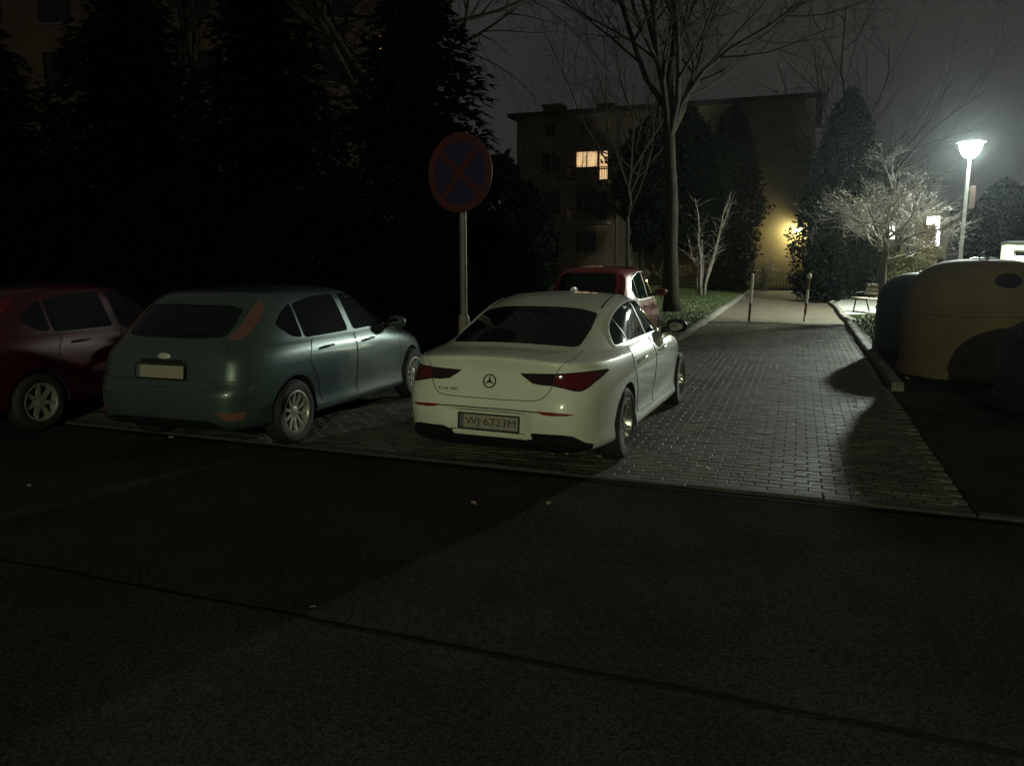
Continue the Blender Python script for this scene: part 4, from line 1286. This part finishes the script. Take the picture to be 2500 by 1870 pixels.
# the dark evergreens on the left, behind the parked cars
CG = 'dark conifers behind the parked cars'
CL = [(-1.75, 15.0, 7.2, 2.3, 'dark spruce rising behind the no-stopping sign'), (-4.4, 14.2, 6.6, 2.5, 'black-green spruce behind the teal hatchback'), (-7.2, 15.0, 7.0, 2.6, 'tall spruce behind the gap between the teal and dark red hatchbacks'), (-10.3, 15.2, 6.4, 2.6, 'spruce lost in the dark behind the dark red hatchback')]
for k, (x, y, H, R, lb_) in enumerate(CL):
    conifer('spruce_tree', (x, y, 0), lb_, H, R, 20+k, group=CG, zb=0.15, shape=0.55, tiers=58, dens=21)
HG = 'dense hedge evergreens under the spruces'
for x, y, H, k, lb_ in [(-0.9, 13.2, 2.6, 0, 'low dark evergreen below the no-stopping sign, beside the red hatchback'), (-3.2, 12.6, 2.9, 1, 'dark rounded evergreen straight in front of the teal hatchback'),
                        (-5.6, 12.9, 3.0, 2, 'dark rounded evergreen in front of the gap between the two hatchbacks'), (-8.0, 13.2, 2.8, 3, 'dark rounded evergreen in front of the dark red hatchback')]:
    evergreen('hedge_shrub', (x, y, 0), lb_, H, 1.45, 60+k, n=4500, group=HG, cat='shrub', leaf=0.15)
evergreen('juniper_tree', sr(18.0, -8.6), 'slender dark evergreen between the spruce and the apartment house', 5.0, 1.1, 81, n=6000)
evergreen('juniper_tree', sr(22.5, -9.3), 'ivy-dark evergreen below the lit window of the apartment house', 4.6, 1.2, 82, n=6000)
# tall bare trees
bare_tree('bare_tree', (-3.6, 21.5, 0), 'tall bare tree whose limbs spread over the sky above the spruces', 15.5, 0.30, 5, bark, fork=0.40, nmain=8, spread=0.95, levels=3, kids=(8, 7, 6), droop=0.2)
bare_tree('bare_tree', (-9.5, 24.0, 0), 'tall bare tree standing in front of the brown apartment block', 14.0, 0.28, 6, bark, fork=0.35, nmain=7, spread=0.8, levels=2, kids=(8, 7, 5))
bare_tree('bare_tree', sr(18.95, -3.05), 'tall dark bare tree on the lawn edge near the bollards', 15.0, 0.235, 12, bark, fork=0.47, nmain=8, spread=0.62, levels=3, kids=(9, 8, 6), lean=(-0.25, 0), up=0.4)
bare_tree('bare_tree', sr(24.0, -5.6), 'slim bare tree further back on the lawn, in front of the apartment house', 12.5, 0.09, 14, bark, fork=0.4, nmain=7, spread=0.5, levels=3, kids=(7, 6, 6), up=0.5)
bare_tree('bare_tree', sr(32.0, -6.6), 'bare tree near the facade, its twigs crossing the lit window', 11.0, 0.14, 15, bark, fork=0.3, nmain=8, spread=0.8, levels=3, kids=(7, 6, 6))
bare_tree('bare_tree', sr(41.0, 3.4), 'tall bare tree rising behind the thuja', 15.5, 0.2, 17, bark, fork=0.35, nmain=9, spread=0.85, levels=3, kids=(8, 7, 6))
# dark masses in front of the apartment house
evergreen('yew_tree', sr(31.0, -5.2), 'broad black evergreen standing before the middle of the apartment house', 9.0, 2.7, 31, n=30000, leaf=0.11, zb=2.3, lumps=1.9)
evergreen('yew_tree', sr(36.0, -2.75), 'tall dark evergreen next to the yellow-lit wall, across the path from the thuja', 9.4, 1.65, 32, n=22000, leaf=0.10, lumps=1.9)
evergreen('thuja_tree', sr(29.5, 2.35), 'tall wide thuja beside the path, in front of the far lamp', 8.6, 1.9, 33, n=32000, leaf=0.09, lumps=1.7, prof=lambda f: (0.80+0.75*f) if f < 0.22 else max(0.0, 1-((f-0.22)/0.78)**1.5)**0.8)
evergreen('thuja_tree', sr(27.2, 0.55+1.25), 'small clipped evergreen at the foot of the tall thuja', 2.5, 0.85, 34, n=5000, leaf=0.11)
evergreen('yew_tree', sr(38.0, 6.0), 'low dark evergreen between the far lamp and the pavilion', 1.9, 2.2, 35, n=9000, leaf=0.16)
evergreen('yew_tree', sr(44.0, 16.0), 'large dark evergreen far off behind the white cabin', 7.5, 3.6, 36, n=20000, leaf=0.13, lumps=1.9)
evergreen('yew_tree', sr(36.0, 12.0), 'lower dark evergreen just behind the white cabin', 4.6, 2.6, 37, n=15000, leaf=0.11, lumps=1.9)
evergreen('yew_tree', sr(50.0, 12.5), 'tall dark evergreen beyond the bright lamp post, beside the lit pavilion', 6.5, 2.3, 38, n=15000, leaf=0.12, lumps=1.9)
bare_tree('bare_tree', sr(46.0, 6.25), 'bare tree trunk in front of the lit pavilion', 8.0, 0.22, 16, bark, fork=0.5, nmain=5, spread=0.7, levels=2)
# lit shrubs by the house
evergreen('olive_hedge', sr(33.0, 5.2), 'yellow-green hedge lit by the lamp beyond the bench', 2.0, 1.6, 41, m=olive_leaf, n=5000, cat='shrub', leaf=0.08)
evergreen('golden_shrub', sr(35.0, 6.4), 'slim golden shrub rising from the lit hedge', 3.3, 0.42, 42, m=gold_leaf, n=3500, cat='shrub', leaf=0.09, prof=lambda f: 0.9-0.5*f)
SG = 'twiggy shrubs along the foot of the apartment house'
for k, (s_, r_, H, R, lb_) in enumerate([(41.5, -1.3, 1.6, 1.0, 'pale twiggy shrub under the yellow-lit wall'), (41.0, 0.7, 1.2, 0.8, 'low twiggy shrub below the wall lamp, beside the thuja'), (40.5, -3.9, 1.5, 1.0, 'twiggy shrub behind the pale multi-stemmed tree'),
                                       (40.0, -6.2, 1.7, 1.1, 'twiggy shrub seen between the tall bare trunk and the multi-stemmed tree'), (40.0, -8.6, 1.6, 1.1, 'twiggy shrub seen between the red hatchback and the tall bare trunk')]):
    twiggy('twiggy_shrub', sr(s_, r_), lb_, H, R, 50+k, bark_pale, n=60, group=SG, leaf=olive_leaf, leaf_n=5)
twiggy('sapling', sr(38.2, -0.9), 'little leafy sapling on the lit lawn at the end of the path', 1.5, 0.6, 58, bark_pale, n=26, leaf=olive_leaf, leaf_n=5)
# pale multi-stemmed tree on the left lawn
t = thing('multi_stem_tree', sr(30.4, -3.4), 0, 'pale slender tree with several stems on the lawn near the tall bare tree', 'tree')
rd = random.Random(9)
for k in range(5):
    a = k*1.3+0.2; b = MB()
    q = [Vector((cos(a)*.12, sin(a)*.12, 0))]
    for i in range(1, 8):
        f = i/7
        q.append(Vector((cos(a)*(.12+1.15*f**1.4)+rd.gauss(0, .05), sin(a)*(.12+1.0*f**1.4)+rd.gauss(0, .05), 4.4*f)))
    b.tube(q, [0.065*(1-.8*i/7) for i in range(8)], 7)
    for i in range(26):
        f = rd.uniform(.3, .98)*7; i0 = min(6, int(f)); p = q[i0].lerp(q[i0+1], f-i0)
        d = Vector((rd.gauss(0, 1), rd.gauss(0, 1), abs(rd.gauss(0, .9)))).normalized()*rd.uniform(.4, 1.0)
        b.tube([p, p+d*.5+Vector((0, 0, .05)), p+d], [0.015, 0.010, 0.004], 3, cap=False)
    b.obj('stem', bark_pale, t, True)
# the tree beside the street lamp
bare_tree('small_tree', sr(17.35, 2.92), 'small round-headed tree lit by the street lamp, beside the bench', 4.1, 0.115, 23, bark_grey, fork=0.62, nmain=11, spread=2.1, levels=3, kids=(6, 5, 5), twig=1.25, leaves=twig_leaf, leaf_n=1, leaf_s=0.022, up=0.30, crown_m=bark_pale, lean=(0.02, 0))  # crown paler than the trunk: lamplight put into the twig colour
# ------------------------------------------------------------------ lamps in the place, and an assumed one out of view
street_lamp((13.31, 22.8, 0), 5.02, 0.28, LAMP_NEAR, 'tall lamp post with a glaring white head behind the containers')
street_lamp(sr(44.0, 3.2), 5.05, 0.20, LAMP_FAR, 'distant lamp post glowing beyond the thuja')
street_lamp((-1.0, -16.0, 0), 6.2, 0.24, LAMP_ASSUMED, 'assumed road lamp added behind the camera to light the cars')  # unseen lamp, assumed from highlights on the cars and added for their light
# plate on the post
lp = [o for o in bpy.data.objects if o.name == 'street_lamp'][0]
plate_m = mat('plate_back', (0.075, 0.042, 0.034), 0.7, noise_s=6, col2=(0.06, 0.034, 0.028))
MB().box((0.10, -0.012, 3.20), (0.26, 0.012, 3.86)).box((0.03, -0.01, 3.3), (0.10, 0.01, 3.34)).box((0.03, -0.01, 3.72), (0.10, 0.01, 3.76)).obj('post_plate', plate_m, lp)

# ------------------------------------------------------------------ no-stopping sign
sign_red = mat('sign_red', (0.060, 0.008, 0.013), 0.7, noise_s=6, col2=(0.048, 0.006, 0.010))
sign_blue = mat('sign_blue', (0.012, 0.012, 0.055), 0.6, noise_s=6, col2=(0.010, 0.010, 0.045))
sg = thing('traffic_sign', (-0.515, 8.12, 0), radians(-31), 'round blue and red no-stopping sign on a grey pole between the cars', 'road sign')
MB().tube([(0, 0, 0), (0, 0, 3.03)], 0.038, 14).obj('pole', metal_grey, sg, True, 40)
MB().lathe([(0.038, 0.0), (0.06, 0.0), (0.06, 1.12), (0.055, 1.16), (0.04, 1.18)], 14).obj('pole_sleeve', mat('sleeve', (0.22, 0.19, 0.15), 0.6, noise_s=8, col2=(0.15, 0.13, 0.11)), sg, True, 40)
face = Matrix.Translation((0, -0.052, 2.64)) @ Matrix.Rotation(pi/2, 4, 'X') @ Matrix.Rotation(radians(4), 4, 'Z')
d = MB().lathe([(0.0, -0.012), (0.395, -0.012), (0.40, -0.006), (0.40, 0.0), (0.0, 0.0)], 64, face).obj('disc', sign_blue, sg, True, 30)
MB().lathe([(0.40, 0.001), (0.40, 0.0045), (0.315, 0.0045), (0.315, 0.001)], 64, face, closed=True).obj('red_rim', sign_red, d, False)
for k, (a, z) in enumerate(((45, 0.0040), (-45, 0.0052))):
    MB().box((-0.318, -0.034, 0.001), (0.318, 0.034, z), face @ Matrix.Rotation(radians(a), 4, 'Z')).obj('red_bar', sign_red, d)
for zz in (2.42, 2.86):
    MB().box((-0.06, -0.042, zz-0.02), (0.06, 0.042, zz+0.02)).obj('bracket', metal_grey, sg)

# ------------------------------------------------------------------ bollards
bol_red = mat('bollard_red', (0.17, 0.055, 0.038), 0.6, noise_s=8, col2=(0.11, 0.04, 0.03))
bol_brown = mat('bollard_rust', (0.085, 0.05, 0.03), 0.7, noise_s=8, col2=(0.06, 0.038, 0.025))
bol_white = mat('bollard_white', (0.62, 0.60, 0.52), 0.5, noise_s=8, col2=(0.48, 0.46, 0.40))
def bollard(loc, label, bands, H, tiltx, knob):
    t = thing('bollard', loc, 0, label, 'bollard', 'striped posts barring the path')
    t.rotation_euler = (0, tiltx, 0)
    z = 0.0
    for h, m in bands:
        MB().lathe([(0.036, z), (0.036, z+h)], 16).obj('band', m, t, True, 40)
        z += h
    MB().lathe([(0.036, z), (0.030, z+0.02), (0.0, z+0.03)], 16).obj('cap', bands[-1][1], t, True, 40)
    if knob: MB().lathe([(0.06, H-0.16), (0.068, H-0.10), (0.05, H-0.02), (0.0, H)], 16).obj('lock_head', bol_white, t, True)
    for a in (0.12, -0.10):
        pass
bollard(sr(16.48, -0.50), 'thin post, pale above and rust brown below, between the lawn kerb and the red-white post', [(0.52, bol_brown), (0.42, bol_white), (0.38, bol_white)], 1.35, radians(2.0), False)
bollard(sr(17.02, 0.97), 'striped red and white post with a white lock head, nearer the bench', [(0.20, bol_white), (0.32, bol_red), (0.38, bol_white), (0.42, bol_red)], 1.36, radians(3.0), True)

# ------------------------------------------------------------------ bench
bw = mat('bench_wood', (0.34, 0.30, 0.24), 0.6, noise_s=9, col2=(0.26, 0.23, 0.18))
def bench(loc, rz, label):
    t = thing('park_bench', loc, rz, label, 'bench', 'benches on the gravel')
    for k in range(4): MB().bbox((-0.85, -0.24+k*0.115, 0.43), (0.85, -0.145+k*0.115, 0.465), 0.008).obj('seat_slat', bw, t)
    for k in range(3): MB().bbox((-0.85, 0.235+k*0.035, 0.56+k*0.12), (0.85, 0.262+k*0.035, 0.655+k*0.12), 0.004).obj('back_slat', bw, t)
    for x in (-0.62, 0.62):
        f = MB()
        f.tube([(x, -0.26, 0), (x, -0.20, 0.40), (x, 0.20, 0.41), (x, 0.34, 0.92)], 0.024, 8)
        f.tube([(x, 0.30, 0), (x, 0.16, 0.40)], 0.024, 8)
        f.tube([(x, -0.20, 0.40), (x, -0.22, 0.62), (x, 0.25, 0.64)], 0.018, 8)
        f.obj('leg_frame', dark_metal, t, True)
    return t
bench(sr(20.6, 3.0, 0.05), RZ+radians(-62), 'park bench by the small lamp-lit tree, its back to the path')
bench(sr(28.6, 6.2, 0.052), RZ+radians(-75), 'second park bench further along the pale gravel')

# ------------------------------------------------------------------ recycling containers
bin_yellow = mat('bin_yellow', (0.155, 0.115, 0.056), 0.7, 0, 0.15, noise_s=2.5, col2=(0.12, 0.09, 0.047), bump=0.1, bump_s=25)
bin_green = mat('bin_green', (0.010, 0.060, 0.040), 0.5, 0, 0.4, noise_s=2.5, col2=(0.008, 0.045, 0.03), bump=0.1, bump_s=25)
rubber = mat('inlet_rubber', (0.006, 0.006, 0.006), 0.95, 0, 0.0)
bin_dark = mat('bin_black', (0.008, 0.009, 0.010), 0.45, 0, 0.5, noise_s=3, col2=(0.012, 0.012, 0.012), bump=0.1, bump_s=25)
bin_green2 = mat('bin_dark_green', (0.014, 0.035, 0.020), 0.55, 0, 0.4, noise_s=2.5, col2=(0.010, 0.026, 0.016), bump=0.1, bump_s=25)
def container(loc, R, H, m, label, ports, hook=True, sy=0.94):
    t = thing('bell_container', loc, 0, label, 'recycling bin', 'bell-shaped recycling containers')
    zs = H*0.60
    prof = [(R*0.90, 0.06), (R*0.985, 0.10), (R*0.985, 0.22), (R*0.955, 0.25), (R*0.965, zs*0.7), (R*0.955, zs*0.93), (R*0.975, zs*0.94), (R*0.975, zs*0.98), (R*0.955, zs)]
    for i in range(1, 15):
        a = pi/2*i/14
        prof.append((R*0.955*max(0.0, cos(a))**0.62 if i < 14 else 0.0, zs+(H-zs)*sin(a)**0.95))
    MB().lathe(prof, 56, sy=sy).obj('shell', m, t, True, 35)
    MB().lathe([(R*0.88, 0.0), (R*0.90, 0.06), (0.0, 0.06)], 40, sy=sy).obj('base', bin_dark, t, False)
    for az, z, w_, h_ in ports:
        # rubber-lipped inlet on the dome
        f = (z-zs)/(H-zs); a = math.asin(max(0, min(1, f))**(1/0.95)); rr = R*0.955*cos(a)**0.62
        px_, py_ = cos(az)*rr, sin(az)*rr*sy
        tilt = a*0.75
        Mx = Matrix.Translation((px_, py_, z)) @ Matrix.Rotation(az, 4, 'Z') @ Matrix.Rotation(pi/2-tilt, 4, 'Y')
        p_ = MB().lathe([(1.0, -0.05), (1.0, 0.03), (0.86, 0.045), (0.80, 0.01), (0.0, 0.0)], 28, Mx @ Matrix.Diagonal((h_, w_, 1, 1))).obj('inlet', rubber if m is not bin_dark else bin_dark, t, True, 35)
    if hook:
        MB().tube([(-0.06, 0, H-0.03), (-0.06, 0, H+0.05), (0.0, 0, H+0.085), (0.06, 0, H+0.05), (0.06, 0, H-0.03)], 0.014, 8).obj('lifting_eye', dark_metal, t, True)
        MB().lathe([(0.17, H-0.035), (0.17, H+0.012), (0.13, H+0.022), (0.0, H+0.022)], 20).obj('crown_plate', bin_dark, t, True, 35)
    return t
container((6.72, 10.95, 0.02), 1.03, 1.74, bin_yellow, 'fat yellow bell container with an oval black inlet', [(radians(-99), 1.45, 0.16, 0.10), (radians(100), 1.44, 0.16, 0.10)])
container((7.46, 13.75, 0.02), 0.83, 1.50, bin_green, 'green bell container half hidden behind the yellow one, nearest the bench', [(radians(-60), 1.22, 0.12, 0.12)])
container((9.15, 12.6, 0.02), 0.98, 1.80, bin_green2, 'dark green bell container with little more than its top showing past the yellow one', [(radians(-90), 1.5, 0.12, 0.12)])
container((6.38, 8.3, 0.02), 0.93, 1.14, bin_dark, 'low black bell container with a shiny round inlet nearest the road', [(radians(190), 0.93, 0.12, 0.12), (radians(-60), 0.93, 0.12, 0.12)])

# ------------------------------------------------------------------ picket fence at the foot of the house
fn = thing('picket_fence', sr(42.8, -9.0), RZ, 'low pale picket fence before the foot of the apartment house', 'fence')
pk = mat('picket_paint', (0.42, 0.40, 0.30), 0.7, noise_s=6, col2=(0.32, 0.30, 0.22))
pme = MB().box((-0.03, -0.012, 0.05), (0.03, 0.012, 1.0)).mesh('picket', pk)
for i in range(56): obj('picket', pme, fn, (i*0.18, 0, 0))
for zz in (0.25, 0.8): MB().box((-0.05, 0.0125, zz), (56*0.18, 0.05, zz+0.06)).obj('rail', pk, fn)

# ------------------------------------------------------------------ grass, fallen leaves, litter
def grass(name, label, areas, n, m, hmin, hmax, seed, z):
    rd = random.Random(seed); b = MB()
    for (r0, r1, s0, s1), k in areas:
        for _ in range(k):
            r = rd.uniform(r0, r1); s_ = s0+(s1-s0)*rd.random()**1.3
            x, y, _z = sr(s_, r)
            a = rd.uniform(0, 2*pi); h = rd.uniform(hmin, hmax); w = 0.012+0.0009*s_
            dx, dy = cos(a)*w, sin(a)*w; lx, ly = rd.gauss(0, h*.4), rd.gauss(0, h*.4)
            b.add([(x-dx, y-dy, z), (x+dx, y+dy, z), (x+lx, y+ly, z+h)], [(0, 1, 2)])
    o = b.obj(name, m)
    return tag(o, label, 'grass', kind='stuff')
gm = mat('grass_blade', (0.055, 0.085, 0.025), 0.8, noise_s=1.2, col2=(0.085, 0.105, 0.035))
grass('lawn_grass', 'short winter grass on the lawns beside the path', [((-9, -1.74, 11.95, 38.4), 45000), ((2.25, 9.0, 10.3, 19.5), 16000), ((-10, 5, 38.6, 43.5), 14000)], 0, gm, 0.03, 0.09, 4, 0.03)
lf = mat('fallen_leaf', (0.40, 0.36, 0.26), 0.7, noise_s=3, col2=(0.28, 0.23, 0.15))
def litter(name, label, areas, seed, size, m, z):
    rd = random.Random(seed); b = MB()
    for (r0, r1, s0, s1), k in areas:
        for _ in range(k):
            x, y, _z = sr(rd.uniform(s0, s1), rd.uniform(r0, r1))
            a = rd.uniform(0, 2*pi); u = Vector((cos(a), sin(a), rd.uniform(-.3, .3)))*size*rd.uniform(.5, 1.3); v = Vector((-sin(a), cos(a), rd.uniform(-.3, .3)))*size*0.6
            p = Vector((x, y, z+rd.uniform(.004, .02)))
            b.add([tuple(p-u), tuple(p+v), tuple(p+u), tuple(p-v)], [(0, 1, 2, 3)])
    return tag(b.obj(name, m), label, 'leaves', kind='stuff')
litter('fallen_leaves', 'scattered pale fallen leaves on the lawns and paving', [((-6, -1.75, 12, 34), 500), ((2.2, 4.5, 10.3, 19), 160), ((-1.5, 1.95, 0.1, 16), 260), ((-7, 5, -3.0, -0.1), 9), ((-9, 9, 38.5, 43), 300)], 8, 0.035, lf, 0.0)
litter('lawn_leaves', 'pale fallen leaves lying on the raised lawn', [((-6, -1.75, 12, 36), 500), ((2.25, 5, 11, 19), 150)], 9, 0.045, lf, 0.06)
paper = mat('paper', (0.62, 0.60, 0.55), 0.7)
b = MB()
b.add([(0, 0, 0.01), (0.20, 0.03, 0.03), (0.24, 0.15, 0.015), (0.10, 0.17, 0.07), (0.02, 0.12, 0.02)], [(0, 1, 2, 3, 4)])
o = b.obj('crumpled_paper', paper, None, False, None, sr(6.25, 2.32, 0.02)); tag(o, 'crumpled white paper lying at the foot of the yellow container', 'litter')
pv = o
# ------------------------------------------------------------------ air volume added for a halo round the lamps, standing in for lens glare
hz = MB().box((-75, -40, -1.06), (75, 95, 19.0)).obj('glare_haze', None)
hz.data.materials.clear()
hm = bpy.data.materials.new('glare_air'); hm.use_nodes = True
nd = hm.node_tree.nodes; nd.clear()
o_ = nd.new('ShaderNodeOutputMaterial'); pv_ = nd.new('ShaderNodeVolumePrincipled')
pv_.inputs['Color'].default_value = (0.85, 0.95, 1.0, 1); pv_.inputs['Density'].default_value = 0.00032; pv_.inputs['Anisotropy'].default_value = 0.86
hm.node_tree.links.new(pv_.outputs[0], o_.inputs['Volume'])
hz.data.materials.append(hm)
tag(hz, 'thin air volume added for a glare halo round the lamps', 'glare_haze', kind='stuff')
